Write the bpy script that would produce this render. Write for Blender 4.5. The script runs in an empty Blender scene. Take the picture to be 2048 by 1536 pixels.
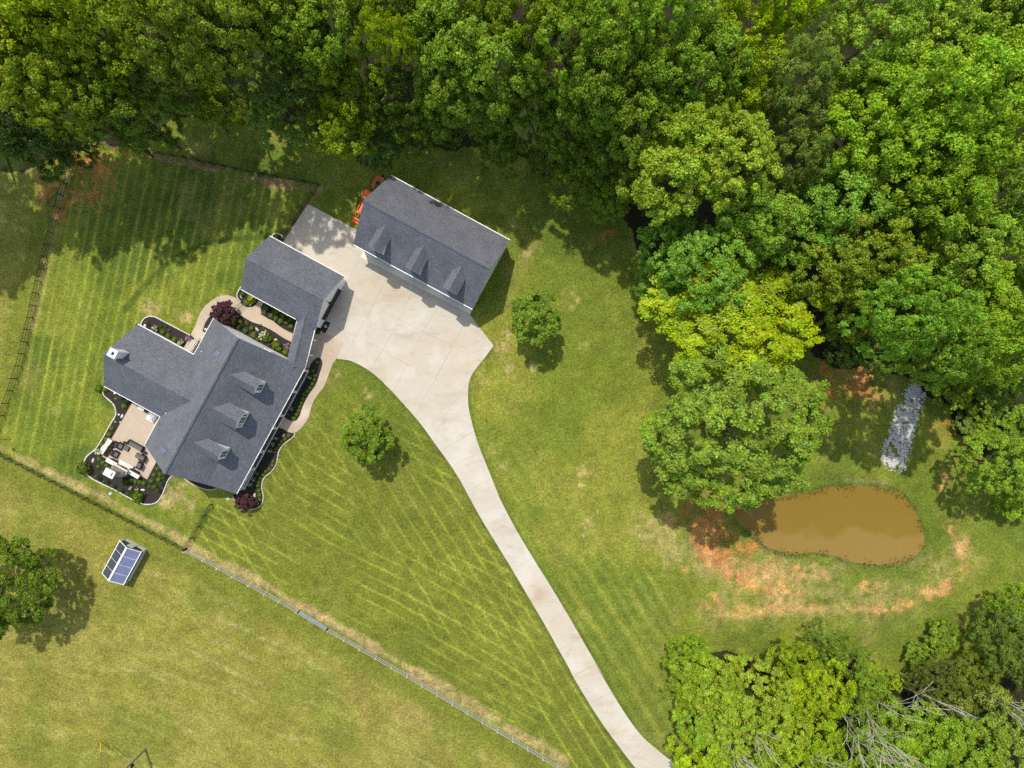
import bpy, bmesh, math, random
import numpy as np
from mathutils import Vector, Matrix
C = bpy.context.scene.collection
F, H = 1420.0, 98.0            # focal length in survey pixels, flying height in metres
UX, UY = .478, .879            # the lot's building axis (u) in world x, y
# ------------------------------------------------------------------ camera, sky, sun, exposure
cam = bpy.data.cameras.new('Camera'); cam.sensor_width = 34.6; cam.lens = 34.6 * F / 2048
cam.clip_start = .5; cam.clip_end = 6000
co = bpy.data.objects.new('Camera', cam); C.objects.link(co); co.location = (0, 0, H)
bpy.context.scene.camera = co
SUN_ELEV = math.radians(63.5); SUN_AZ = (-.31, .951)      # towards the sun, world x,y
w = bpy.data.worlds.new('World'); bpy.context.scene.world = w; w.use_nodes = True
wn = w.node_tree.nodes; wl = w.node_tree.links
sky = wn.new('ShaderNodeTexSky'); sky.sky_type = 'NISHITA'; sky.sun_disc = False
sky.sun_elevation = SUN_ELEV; sky.sun_rotation = math.atan2(SUN_AZ[0], SUN_AZ[1]); sky.altitude = 250
sky.air_density = 1.0; sky.dust_density = 1.5; sky.ozone_density = 1.0
wn['Background'].inputs[1].default_value = .15
wb = wn.new('ShaderNodeMix'); wb.data_type = 'RGBA'; wb.blend_type = 'MULTIPLY'; wb.inputs[0].default_value = 1; wb.inputs[7].default_value = (1.12, 1.0, .82, 1)   # camera white balance of a hazy summer sky
wl.new(sky.outputs[0], wb.inputs[6]); wl.new(wb.outputs[2], wn['Background'].inputs[0])
sl = bpy.data.lights.new('Sun', 'SUN'); sl.energy = 2.42; sl.angle = math.radians(.55); sl.color = (1, .95, .86)
so = bpy.data.objects.new('Sun', sl); C.objects.link(so)
sd = Vector((SUN_AZ[0]*math.cos(SUN_ELEV), SUN_AZ[1]*math.cos(SUN_ELEV), math.sin(SUN_ELEV)))
so.rotation_euler = sd.to_track_quat('Z', 'Y').to_euler(); so.location = sd*200
vs = bpy.context.scene.view_settings
vs.view_transform = 'Standard'; vs.look = 'None'; vs.gamma = 1; vs.use_curve_mapping = False; vs.exposure = .60
cy = bpy.context.scene.cycles
cy.max_bounces = 6; cy.diffuse_bounces = 3; cy.glossy_bounces = 2; cy.transmission_bounces = 3; cy.transparent_max_bounces = 4
cy.sample_clamp_indirect = 4; cy.use_denoising = False

# ------------------------------------------------------------------ survey helpers
def P(px, py, h=0):
    d = H - h
    return ((px-1024)*d/F, -(py-768)*d/F)
def P3(px, py, h=0): return P(px, py, h) + (h,)
def W(u, v): return (u*UX+v*UY, u*UY-v*UX)
def UV(px, py, h=0):
    x, y = P(px, py, h); return (x*UX+y*UY, x*UY-y*UX)
def Z(ox, oy, s, pts): return [(ox+x/s, oy+y/s) for x, y in pts]
def smooth(pts, n=5, closed=False):
    out = []; N = len(pts)
    for i in range(N if closed else N-1):
        p0 = pts[(i-1) % N] if closed or i > 0 else pts[0]
        p1 = pts[i]; p2 = pts[(i+1) % N]
        p3 = pts[(i+2) % N] if closed or i+2 < N else pts[-1]
        for k in range(n):
            t = k/n
            out.append(tuple(.5*((2*b)+(c-a)*t+(2*a-5*b+4*c-d)*t*t+(3*b-a-3*c+d)*t**3) for a, b, c, d in zip(p0, p1, p2, p3)))
    if not closed: out.append(pts[-1])
    return out
RNG = np.random.default_rng(7); random.seed(5)

# ------------------------------------------------------------------ materials
def mat(name, col, rough=.7, spec=.3, metal=0, n1=None, n2=None, bump=0, bscale=20, fac=.5, sc=3, obj=False):
    m = bpy.data.materials.new(name); m.use_nodes = True
    nt = m.node_tree; N = nt.nodes; L = nt.links; b = N['Principled BSDF']
    b.inputs['Base Color'].default_value = (*col, 1); b.inputs['Roughness'].default_value = rough
    b.inputs['Specular IOR Level'].default_value = spec; b.inputs['Metallic'].default_value = metal
    g = N.new('ShaderNodeNewGeometry'); tc = N.new('ShaderNodeTexCoord')
    src = tc.outputs['Object'] if obj else g.outputs['Position']
    if n1 is None: n1 = tuple(c*.78 for c in col)
    t = N.new('ShaderNodeTexNoise'); t.inputs['Scale'].default_value = sc; t.inputs['Detail'].default_value = 6; t.inputs['Roughness'].default_value = .65
    L.new(src, t.inputs['Vector'])
    r = N.new('ShaderNodeMapRange'); r.inputs[1].default_value = .35; r.inputs[2].default_value = .68
    L.new(t.outputs[0], r.inputs[0])
    mx = N.new('ShaderNodeMix'); mx.data_type = 'RGBA'; mx.inputs[6].default_value = (*col, 1); mx.inputs[7].default_value = (*n1, 1)
    mu = N.new('ShaderNodeMath'); mu.operation = 'MULTIPLY'; mu.inputs[1].default_value = fac
    L.new(r.outputs[0], mu.inputs[0]); L.new(mu.outputs[0], mx.inputs[0])
    out = mx.outputs[2]
    if n2 is not None:
        t2 = N.new('ShaderNodeTexNoise'); t2.inputs['Scale'].default_value = sc*.12; t2.inputs['Detail'].default_value = 4
        L.new(src, t2.inputs['Vector'])
        r2 = N.new('ShaderNodeMapRange'); r2.inputs[1].default_value = .52; r2.inputs[2].default_value = .72
        L.new(t2.outputs[0], r2.inputs[0])
        m2 = N.new('ShaderNodeMix'); m2.data_type = 'RGBA'; m2.inputs[7].default_value = (*n2, 1)
        L.new(r2.outputs[0], m2.inputs[0]); L.new(out, m2.inputs[6]); out = m2.outputs[2]
    L.new(out, b.inputs['Base Color'])
    if bump:
        t3 = N.new('ShaderNodeTexNoise'); t3.inputs['Scale'].default_value = bscale; t3.inputs['Detail'].default_value = 5
        L.new(src, t3.inputs['Vector'])
        bp = N.new('ShaderNodeBump'); bp.inputs['Strength'].default_value = bump; bp.inputs['Distance'].default_value = .05
        L.new(t3.outputs[0], bp.inputs['Height']); L.new(bp.outputs[0], b.inputs['Normal'])
    return m

def leaf_mat(name='leaf', flower=None):
    m = bpy.data.materials.new(name); m.use_nodes = True
    nt = m.node_tree; N = nt.nodes; L = nt.links; N.remove(N['Principled BSDF'])
    o = N['Material Output']; a = N.new('ShaderNodeAttribute'); a.attribute_name = 'lc'
    oi = N.new('ShaderNodeObjectInfo')
    mx = N.new('ShaderNodeMix'); mx.data_type = 'RGBA'; mx.blend_type = 'MULTIPLY'; mx.inputs[0].default_value = 1
    if flower: mx.inputs[6].default_value = (*flower, 1)
    else: L.new(oi.outputs['Color'], mx.inputs[6])
    L.new(a.outputs['Color'], mx.inputs[7])
    d = N.new('ShaderNodeBsdfDiffuse'); t = N.new('ShaderNodeBsdfTranslucent'); g = N.new('ShaderNodeBsdfGlossy')
    g.inputs['Roughness'].default_value = .45; g.inputs['Color'].default_value = (1, 1, 1, 1)
    L.new(mx.outputs[2], d.inputs['Color'])
    tm = N.new('ShaderNodeMix'); tm.data_type = 'RGBA'; tm.blend_type = 'MULTIPLY'; tm.inputs[0].default_value = 1
    tm.inputs[7].default_value = (1.08, 1.15, .5, 1); L.new(mx.outputs[2], tm.inputs[6]); L.new(tm.outputs[2], t.inputs['Color'])
    s1 = N.new('ShaderNodeMixShader'); s1.inputs[0].default_value = .33
    L.new(d.outputs[0], s1.inputs[1]); L.new(t.outputs[0], s1.inputs[2])
    s2 = N.new('ShaderNodeMixShader'); s2.inputs[0].default_value = .018
    L.new(s1.outputs[0], s2.inputs[1]); L.new(g.outputs[0], s2.inputs[2]); L.new(s2.outputs[0], o.inputs[0])
    return m

def shingle_mat():
    m = bpy.data.materials.new('charcoal_shingle'); m.use_nodes = True
    nt = m.node_tree; N = nt.nodes; L = nt.links; b = N['Principled BSDF']; b.inputs['Roughness'].default_value = .85; b.inputs['Specular IOR Level'].default_value = .35
    uv = N.new('ShaderNodeUVMap')
    br = N.new('ShaderNodeTexBrick'); br.inputs['Scale'].default_value = 1; br.inputs['Brick Width'].default_value = .34; br.inputs['Row Height'].default_value = .145
    br.inputs['Mortar Size'].default_value = .012; br.inputs['Color1'].default_value = (.136, .145, .182, 1); br.inputs['Color2'].default_value = (.222, .234, .280, 1); br.inputs['Mortar'].default_value = (.075, .078, .092, 1)
    br.inputs['Bias'].default_value = -.1
    L.new(uv.outputs[0], br.inputs['Vector'])
    mp = N.new('ShaderNodeMapping'); mp.inputs['Scale'].default_value = (2.2, 7.5, 1); L.new(uv.outputs[0], mp.inputs[0])
    t = N.new('ShaderNodeTexNoise'); t.inputs['Scale'].default_value = 1; t.inputs['Detail'].default_value = 4; t.inputs['Roughness'].default_value = .7; L.new(mp.outputs[0], t.inputs['Vector'])
    r = N.new('ShaderNodeMapRange'); r.inputs[1].default_value = .58; r.inputs[2].default_value = .74; r.inputs[4].default_value = .55; L.new(t.outputs[0], r.inputs[0])
    m1 = N.new('ShaderNodeMix'); m1.data_type = 'RGBA'; m1.inputs[7].default_value = (.47, .485, .53, 1)
    L.new(r.outputs[0], m1.inputs[0]); L.new(br.outputs[0], m1.inputs[6])
    t2 = N.new('ShaderNodeTexNoise'); t2.inputs['Scale'].default_value = .35; t2.inputs['Detail'].default_value = 5; L.new(uv.outputs[0], t2.inputs['Vector'])
    m2 = N.new('ShaderNodeMix'); m2.data_type = 'RGBA'; m2.blend_type = 'MULTIPLY'; m2.inputs[0].default_value = .5
    L.new(m1.outputs[2], m2.inputs[6]); L.new(t2.outputs[0], m2.inputs[7])
    h = N.new('ShaderNodeBrightContrast'); h.inputs[1].default_value = .02; L.new(m2.outputs[2], h.inputs[0])
    L.new(h.outputs[0], b.inputs['Base Color'])
    bp = N.new('ShaderNodeBump'); bp.inputs['Strength'].default_value = .5; bp.inputs['Distance'].default_value = .02
    L.new(br.outputs['Fac'], bp.inputs['Height']); bp.invert = True; L.new(bp.outputs[0], b.inputs['Normal'])
    return m

def ground_mat():
    m = bpy.data.materials.new('grass_ground'); m.use_nodes = True
    nt = m.node_tree; N = nt.nodes; L = nt.links; b = N['Principled BSDF']; b.inputs['Roughness'].default_value = .95; b.inputs['Specular IOR Level'].default_value = .08
    a = N.new('ShaderNodeAttribute'); a.attribute_name = 'gcol'
    g = N.new('ShaderNodeNewGeometry')
    out = a.outputs['Color']
    for sc, lo, hi, k0, k1 in ((1.1, .36, .66, .84, 1.14), (3.6, .36, .66, .62, 1.36), (8., .36, .66, .66, 1.34)):
        t = N.new('ShaderNodeTexNoise'); t.inputs['Scale'].default_value = sc; t.inputs['Detail'].default_value = 5; t.inputs['Roughness'].default_value = .7
        L.new(g.outputs['Position'], t.inputs['Vector'])
        r = N.new('ShaderNodeMapRange'); r.inputs[1].default_value = lo; r.inputs[2].default_value = hi; r.inputs[3].default_value = k0; r.inputs[4].default_value = k1
        L.new(t.outputs[0], r.inputs[0])
        v = N.new('ShaderNodeVectorMath'); v.operation = 'SCALE'; L.new(out, v.inputs[0]); L.new(r.outputs[0], v.inputs['Scale']); out = v.outputs[0]
    L.new(out, b.inputs['Base Color'])
    t = N.new('ShaderNodeTexNoise'); t.inputs['Scale'].default_value = 6; t.inputs['Detail'].default_value = 6; t.inputs['Roughness'].default_value = .75
    L.new(g.outputs['Position'], t.inputs['Vector'])
    bp = N.new('ShaderNodeBump'); bp.inputs['Strength'].default_value = .55; bp.inputs['Distance'].default_value = .12
    L.new(t.outputs[0], bp.inputs['Height']); L.new(bp.outputs[0], b.inputs['Normal'])
    return m

M = dict(
    leaf=leaf_mat(), flower=leaf_mat('white_flower', (.78, .80, .66)), lilac=leaf_mat('lilac_flower', (.5, .3, .62)),
    shingle=shingle_mat(), ground=ground_mat(),
    bark=mat('bark', (.095, .078, .05), .9, .1, bump=.6, bscale=9, obj=True), dead=mat('dead_wood', (.58, .53, .45), .85, .1, sc=4),
    white=mat('white_siding', (.86, .86, .85), .5, .3, fac=.15, sc=1.5), trim=mat('white_trim', (.8, .8, .8), .45, .35, fac=.1),
    concrete=mat('concrete', (.53, .485, .41), .85, .2, n1=(.50, .44, .34), n2=(.50, .425, .315), bump=.15, bscale=30, fac=.55, sc=1.1),
    apron=mat('pale_concrete', (.76, .71, .60), .8, .2, fac=.35, sc=2), joint=mat('joint_sealant', (.395, .35, .28), .9, .1),
    stamped=mat('stamped_concrete', (.48, .385, .295), .8, .2, n1=(.38, .295, .22), n2=(.60, .50, .40), bump=.4, bscale=8, fac=.6, sc=2.5),
    patio=mat('patio_concrete', (.49, .41, .315), .8, .2, n1=(.43, .32, .22), n2=(.56, .46, .35), bump=.4, bscale=7, fac=.6, sc=2),
    mulch=mat('dark_mulch', (.028, .024, .024), .95, .1, n1=(.06, .05, .045), bump=.9, bscale=18, fac=.9, sc=14),
    stone=mat('pale_stone', (.62, .54, .43), .85, .2, n1=(.44, .36, .28), bump=.5, bscale=12, fac=.7, sc=5),
    whitestone=mat('white_stone', (.68, .65, .59), .75, .2, n1=(.6, .55, .48), bump=.5, bscale=9, fac=.5, sc=4),
    veneer=mat('stone_veneer', (.40, .34, .26), .85, .2, n1=(.20, .19, .15), n2=(.42, .30, .22), bump=.8, bscale=7, fac=.9, sc=5),
    riprap=mat('limestone_riprap', (.60, .595, .58), .85, .2, n1=(.42, .41, .40), bump=.5, bscale=10, fac=.8, sc=3),
    water=mat('muddy_water', (.215, .138, .020), .25, .2, n1=(.225, .145, .022), n2=(.235, .152, .028), fac=.5, sc=.6),
    black=mat('black_metal', (.018, .018, .02), .5, .3), wire=mat('black_wire', (.03, .03, .032), .6, .2),
    vinyl=mat('weathered_rail', (.60, .57, .53), .75, .2, n1=(.42, .39, .35), fac=.7, sc=3), gate=mat('galvanised', (.27, .32, .38), .4, .5, metal=.5),
    orange=mat('orange_paint', (.92, .14, .016), .35, .5, n1=(.62, .075, .015), fac=.4), rubber=mat('rubber', (.025, .024, .022), .9, .1),
    dirt=mat('dirty_deck', (.30, .22, .13), .9, .1, n1=(.6, .13, .04), fac=.7, sc=3),
    glass=mat('dark_glass', (.03, .035, .05), .12, .6), panel=mat('sky_reflection_panel', (.20, .21, .36), .25, .5, n1=(.15, .16, .28), fac=.7, sc=1.2),  # panel: blue-violet sky reflection painted into the greenhouse glazing colour
    brown=mat('brown_door', (.055, .028, .025), .55, .3), porch=mat('porch_boards', (.16, .11, .085), .75, .2), vent=mat('vent_metal', (.13, .16, .26), .4, .5),
    wicker=mat('dark_wicker', (.032, .029, .028), .75, .2), cushion=mat('grey_cushion', (.14, .138, .138), .9, .1, n1=(.11, .11, .11)),
    wood=mat('grey_pole_wood', (.30, .26, .19), .9, .1, n1=(.2, .17, .12), fac=.8, sc=4), yellow=mat('yellow_plastic', (.82, .55, .02), .4, .4),
    lid=mat('green_lid', (.40, .50, .40), .6, .3), terra=mat('dark_pot', (.05, .04, .04), .6, .3), knee=mat('greenhouse_board', (.60, .62, .55), .7, .2),
)

# ------------------------------------------------------------------ mesh helpers
class MB:
    def __init__(s, org=(0, 0, 0), uvf=False):
        s.v = []; s.f = []; s.m = []; s.org = org; s.uvf = uvf
    def pt(s, p):
        if s.uvf: return (p[0]-s.org[0], s.org[1]-p[1], p[2]-s.org[2])
        return (p[0]-s.org[0], p[1]-s.org[1], p[2]-s.org[2])
    def add(s, vs_, fs, mi=0):
        b = len(s.v); s.v += [s.pt(p) for p in vs_]
        for f in fs: s.f.append([b+i for i in f]); s.m.append(mi)
    def box(s, x0, x1, y0, y1, z0, z1, mi=0):
        s.add([(x0, y0, z0), (x1, y0, z0), (x1, y1, z0), (x0, y1, z0), (x0, y0, z1), (x1, y0, z1), (x1, y1, z1), (x0, y1, z1)],
              [(0, 3, 2, 1), (4, 5, 6, 7), (0, 1, 5, 4), (1, 2, 6, 5), (2, 3, 7, 6), (3, 0, 4, 7)], mi)
    def obox(s, c, L, Wd, z0, z1, ang, mi=0, tz=0):
        ca, sa = math.cos(ang), math.sin(ang); q = []
        for z in (z0, z1):
            for a, b in ((-1, -1), (1, -1), (1, 1), (-1, 1)):
                x = a*L/2; y = b*Wd/2; q.append((c[0]+x*ca-y*sa, c[1]+x*sa+y*ca, z+tz*a))
        s.add(q, [(0, 3, 2, 1), (4, 5, 6, 7), (0, 1, 5, 4), (1, 2, 6, 5), (2, 3, 7, 6), (3, 0, 4, 7)], mi)
    def tube(s, p0, p1, r0, r1=None, n=8, mi=0, caps=True):
        r1 = r0 if r1 is None else r1
        p0 = Vector(p0); p1 = Vector(p1); d = (p1-p0).normalized()
        a = d.orthogonal().normalized(); b = d.cross(a); vs_ = []
        for p, r in ((p0, r0), (p1, r1)):
            for k in range(n):
                t = 2*math.pi*k/n; vs_.append(tuple(p+a*r*math.cos(t)+b*r*math.sin(t)))
        fs = [(k, (k+1) % n, n+(k+1) % n, n+k) for k in range(n)]
        if caps: fs += [tuple(range(n))[::-1], tuple(range(n, 2*n))]
        s.add(vs_, fs, mi)
    def prism(s, poly, z0, z1, mi=0):
        n = len(poly); s.add([(p[0], p[1], z0) for p in poly]+[(p[0], p[1], z1) for p in poly],
              [tuple(range(n))[::-1], tuple(range(n, 2*n))]+[(k, (k+1) % n, n+(k+1) % n, n+k) for k in range(n)], mi)
    def slab(s, poly, t=.14, mi=0, side=1):
        n = len(poly); s.add(list(poly)+[(p[0], p[1], p[2]-t) for p in poly], [tuple(range(n))], mi)
        b = len(s.v)-2*n
        s.f.append([b+n+i for i in range(n)][::-1]); s.m.append(side)
        for k in range(n): s.f.append([b+k, b+n+k, b+n+(k+1) % n, b+(k+1) % n]); s.m.append(side)
    def extr(s, prof, a0, a1, axis='u', mi=0):
        n = len(prof)
        if axis == 'u': q = [(a0, p[0], p[1]) for p in prof]+[(a1, p[0], p[1]) for p in prof]
        else: q = [(p[0], a0, p[1]) for p in prof]+[(p[0], a1, p[1]) for p in prof]
        s.add(q, [tuple(range(n)), tuple(range(n, 2*n))[::-1]]+[(k, (k+1) % n, n+(k+1) % n, n+k) for k in range(n)], mi)
    def build(s, name, mats, parent=None, smooth=False, loc=None, uv=False, bevel=0):
        me = bpy.data.meshes.new(name); me.from_pydata(s.v, [], s.f)
        if not isinstance(mats, (list, tuple)): mats = [mats]
        for m in mats: me.materials.append(m)
        bm = bmesh.new(); bm.from_mesh(me); bm.faces.ensure_lookup_table()
        for f, mi in zip(bm.faces, s.m): f.material_index = min(mi, len(mats)-1)
        bmesh.ops.recalc_face_normals(bm, faces=bm.faces)
        if bevel: bmesh.ops.bevel(bm, geom=list(bm.edges), offset=bevel, segments=1, affect='EDGES', profile=.5)
        ng = [f for f in bm.faces if len(f.verts) > 4]
        if ng: bmesh.ops.triangulate(bm, faces=ng)
        if uv:
            ul = bm.loops.layers.uv.new('UVMap')
            for f in bm.faces:
                n = f.normal; e = Vector((-n.y, n.x, 0))
                e = e.normalized() if e.length > 1e-4 else Vector((1, 0, 0)); t = n.cross(e)
                for l in f.loops: l[ul].uv = (l.vert.co.dot(e), l.vert.co.dot(t))
        for f in bm.faces: f.smooth = smooth
        bm.to_mesh(me); bm.free()
        o = bpy.data.objects.new(name, me); C.objects.link(o)
        if parent is not None: o.parent = parent
        if loc is not None: o.location = loc
        return o
def thing(name, label, cat, loc=(0, 0, 0), rot=0, group=None):
    o = bpy.data.objects.new(name, None); C.objects.link(o); o.location = loc; o.rotation_euler = (0, 0, rot); o.empty_display_size = .5
    return tag(o, label, cat, group)
def tag(o, label, cat, group=None):
    o['label'] = label; o['category'] = cat
    if group: o['group'] = group
    return o
def struct(o, kind='structure'): o['kind'] = kind; return o
def dup(root, loc=None, rot=None, scale=None, label=None, group=None, parent=None):
    r = root.copy(); C.objects.link(r)
    if parent is not None: r.parent = parent
    if loc is not None: r.location = loc
    if rot is not None: r.rotation_euler = (0, 0, rot)
    if scale is not None: r.scale = scale
    if label: r['label'] = label
    if group: r['group'] = group
    for ch in root.children: dup(ch, parent=r)
    return r
ANG = math.atan2(UY, UX)       # local x axis = u, local y axis = -v
def lot(u0, v0): return W(u0, v0)+(0,)

# ------------------------------------------------------------------ value noise for the ground colours
def vnoise(x, y, s, seed):
    r = np.random.default_rng(seed).random((256, 256)).astype(np.float32)
    x = x/s+1000.; y = y/s+1000.; xi = np.floor(x).astype(int); yi = np.floor(y).astype(int)
    fx = x-xi; fy = y-yi; fx = fx*fx*(3-2*fx); fy = fy*fy*(3-2*fy)
    a = r[xi % 256, yi % 256]; b = r[(xi+1) % 256, yi % 256]; c = r[xi % 256, (yi+1) % 256]; d = r[(xi+1) % 256, (yi+1) % 256]
    return (a*(1-fx)+b*fx)*(1-fy)+(c*(1-fx)+d*fx)*fy
def fbm(x, y, s, seed, o=4):
    t = 0; a = .5; k = 0
    for i in range(o): t = t+a*vnoise(x, y, s/2**i, seed+i); k += a; a *= .5
    return t/k
def inpoly(x, y, poly):
    c = np.zeros(x.shape, bool); n = len(poly); j = n-1
    for i in range(n):
        xi, yi = poly[i]; xj, yj = poly[j]
        c ^= ((yi > y) != (yj > y)) & (x < (xj-xi)*(y-yi)/(yj-yi+1e-9)+xi); j = i
    return c
def dseg(x, y, pts):
    d = np.full(x.shape, 1e9)
    for (x0, y0), (x1, y1) in zip(pts[:-1], pts[1:]):
        dx, dy = x1-x0, y1-y0; t = np.clip(((x-x0)*dx+(y-y0)*dy)/(dx*dx+dy*dy+1e-9), 0, 1)
        d = np.minimum(d, np.hypot(x-x0-t*dx, y-y0-t*dy))
    return d
def sstep(a, b, x): t = np.clip((x-a)/(b-a), 0, 1); return t*t*(3-2*t)

# ------------------------------------------------------------------ outlines measured on the survey photograph (pixels)
DRIVE_L = Z(600, 640, 4, [(300, 310), (340, 316), (400, 325), (470, 355), (560, 410), (640, 475), (740, 575), (840, 685), (940, 800), (1010, 890), (1080, 990), (1150, 1085), (1210, 1170), (1280, 1280), (1350, 1410)]) + \
    Z(900, 1000, 4, [(250, 150), (375, 355), (500, 560), (630, 780), (760, 1000), (860, 1180), (950, 1340)]) + Z(1150, 1150, 3.413, [(0, 715), (150, 960), (300, 1170), (415, 1318), (520, 1430), (700, 1590)])
DRIVE_R = Z(600, 640, 4, [(1550, 205), (1480, 300), (1400, 400), (1365, 460), (1347, 530), (1345, 640), (1352, 720), (1375, 820), (1400, 910), (1440, 1030), (1500, 1180), (1580, 1380)]) + \
    Z(900, 1000, 4, [(405, 0), (520, 220), (650, 440), (800, 680), (950, 930), (1100, 1190), (1240, 1430)]) + Z(1150, 1150, 3.413, [(130, 590), (300, 880), (440, 1080), (560, 1190), (710, 1305), (900, 1420), (1100, 1520)])
DRIVE = [(616, 408), (731, 469), (727, 503), (946, 616.5), (940, 629), (955, 650)] + [DRIVE_R[0]] + smooth(DRIVE_R[1:], 4) + smooth(DRIVE_L, 4)[::-1] + \
    [(673, 717), (687.5, 688), (668, 676), (650, 668), (636, 655), (610, 600), (570, 520), (566, 484)]
POND = smooth(Z(1408, 920, 4, [(240, 400), (265, 475), (330, 545), (420, 625), (500, 690), (600, 730), (700, 752), (800, 748), (850, 737), (950, 745), (1050, 770), (1130, 800), (1220, 820), (1350, 835), (1450, 840), (1560, 825), (1640, 790), (1720, 730), (1755, 640), (1740, 560), (1700, 450), (1660, 370), (1590, 290), (1500, 240), (1400, 225), (1250, 213), (1100, 215), (980, 225), (850, 250), (740, 275), (600, 295), (480, 310), (400, 350), (320, 372)]), 3, True)
WALK = Z(540, 640, 8, [(1180, 385), (1120, 500), (1050, 640), (1010, 690), (960, 820), (920, 930), (890, 1010), (860, 1080), (800, 1150), (740, 1230), (700, 1300), (660, 1400), (630, 1536)]) + \
    Z(540, 830, 20.48, [(1550, 150), (1480, 280), (1380, 430), (1230, 580), (1100, 690), (1000, 735), (880, 730), (740, 690), (560, 580), (330, 490), (300, 510), (540, 70), (740, 190), (860, 230), (980, 245), (1100, 210), (1170, 120), (1240, 0)]) + \
    Z(540, 640, 8, [(500, 1450), (540, 1350), (580, 1270), (640, 1170), (720, 1060), (760, 980), (790, 880), (815, 800), (842, 710), (835, 650), (810, 610), (765, 598), (700, 640), (650, 710), (620, 790), (500, 690), (340, 350), (370, 220), (660, 170), (880, 210), (970, 250), (1080, 325)])
PATH = Z(270, 560, 7.68, [(860, 840), (930, 700), (980, 560), (1020, 480), (1080, 400), (1170, 320), (1270, 260), (1350, 235), (1440, 235), (1520, 260), (1580, 300)]) + \
    Z(430, 560, 7.585, [(340, 300), (380, 340), (430, 380), (500, 412), (560, 415), (605, 395), (650, 330), (690, 250), (760, 300), (725, 365), (695, 430), (700, 480), (740, 540), (800, 585), (880, 620), (950, 680), (1020, 730), (1100, 775), (1190, 815), (1260, 850), (1230, 980), (1160, 940), (1060, 890), (980, 840), (910, 790), (830, 745), (740, 700), (650, 665), (560, 635), (480, 590), (400, 540), (340, 480), (290, 430), (230, 385), (160, 362), (90, 368)]) + \
    Z(270, 560, 7.68, [(1280, 420), (1200, 500), (1130, 580), (1075, 670), (1040, 785), (1090, 820), (1030, 950), (950, 930)])
PATIO = Z(140, 770, 5.908, [(740, 205), (515, 600), (370, 838), (915, 1113), (1012, 925), (1060, 850), (1120, 420), (1060, 340)])
BED_FRONT = Z(540, 640, 8, [(490, 1520), (510, 1430), (540, 1350), (580, 1270), (640, 1170), (720, 1060), (760, 980), (790, 880), (815, 800), (842, 710), (835, 650), (810, 610), (765, 598), (700, 640), (650, 710), (615, 795), (400, 1180), (225, 1510)]) + Z(540, 830, 20.48, [(540, 60), (740, 190), (860, 230), (980, 245), (1100, 210), (1170, 120)])
EDGE_SE = Z(540, 830, 20.48, [(1030, 735), (1035, 790), (1000, 860), (900, 950), (760, 1050), (640, 1130), (520, 1250), (430, 1380), (360, 1520)]) + Z(440, 920, 12, [(1375, 30), (1350, 110), (1320, 170), (1260, 250), (1180, 330), (1090, 390), (1040, 470), (1015, 560), (1005, 660), (1020, 740), (1040, 830), (1045, 920), (1030, 1000), (990, 1080), (920, 1140), (840, 1170), (740, 1187), (660, 1187), (500, 1140), (400, 1050), (340, 930), (310, 850)])
BED_SE = EDGE_SE + Z(440, 920, 12, [(480, 690), (955, -5)]) + Z(540, 830, 20.48, [(290, 520), (560, 585), (740, 692), (880, 732)])
EDGE_NW = Z(270, 560, 7.68, [(92, 700), (110, 640), (150, 590), (200, 565), (270, 558), (340, 578), (430, 628), (560, 695), (700, 770), (860, 852)])
BED_NW = EDGE_NW + Z(270, 560, 7.68, [(960, 920), (900, 1120), (400, 900), (0, 700), (30, 660)])
EDGE_SW = Z(140, 770, 5.908, [(390, 75), (410, 130), (470, 180), (520, 230), (545, 290), (550, 340), (530, 390), (490, 450), (440, 540), (390, 630), (340, 710), (300, 765), (240, 810), (190, 860), (168, 930), (168, 990), (190, 1040), (250, 1095), (330, 1140), (430, 1190), (530, 1235), (620, 1285), (720, 1340), (810, 1385), (880, 1408), (960, 1408), (1020, 1390), (1070, 1340), (1110, 1260), (1140, 1180), (1170, 1110), (1215, 1068)])
BED_SW = EDGE_SW + Z(140, 770, 5.908, [(1260, 1030), (1080, 850), (1012, 925), (915, 1113), (370, 838), (515, 600), (740, 205), (820, 150), (700, 60), (470, 0)])
EDGE_S = Z(100, 550, 3.0717, [(815, 1240), (860, 1275), (910, 1300), (960, 1318), (1010, 1318), (1035, 1300)])
BED_S = EDGE_S + Z(100, 550, 3.0717, [(1040, 1260), (900, 1200), (800, 1180)])
BED_GAR = Z(430, 560, 7.585, [(330, 290), (355, 320), (380, 345), (430, 385), (500, 414), (560, 417), (600, 397), (650, 330), (690, 240), (500, 100), (400, 60)]) + Z(450, 320, 3.413, [(125, 850), (95, 890), (82, 925), (95, 955)])
BED_GAR2 = Z(430, 560, 7.585, [(725, 365), (695, 430), (700, 480), (740, 540), (800, 585), (880, 620), (950, 680), (1020, 730), (1100, 775), (1190, 815), (1300, 850), (1330, 560), (1000, 400), (780, 280)])
BED_COURT = Z(430, 560, 7.585, [(1160, 940), (1060, 890), (980, 840), (910, 790), (830, 745), (740, 700), (650, 665), (560, 635), (480, 590), (400, 540), (340, 480), (290, 430), (230, 385), (160, 362), (90, 368)]) + Z(270, 560, 7.68, [(1280, 420), (1200, 500), (1130, 580), (1075, 670), (1040, 785), (1120, 850), (1300, 800)]) + Z(430, 560, 7.585, [(340, 900), (1080, 1230), (1200, 1230), (1230, 980)])
BED_DOOR = Z(540, 640, 8, [(765, 110), (870, 5), (968, 45), (930, 130), (880, 220), (855, 270), (815, 305), (770, 316), (720, 312), (680, 290), (640, 200), (700, 120)])
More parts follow.
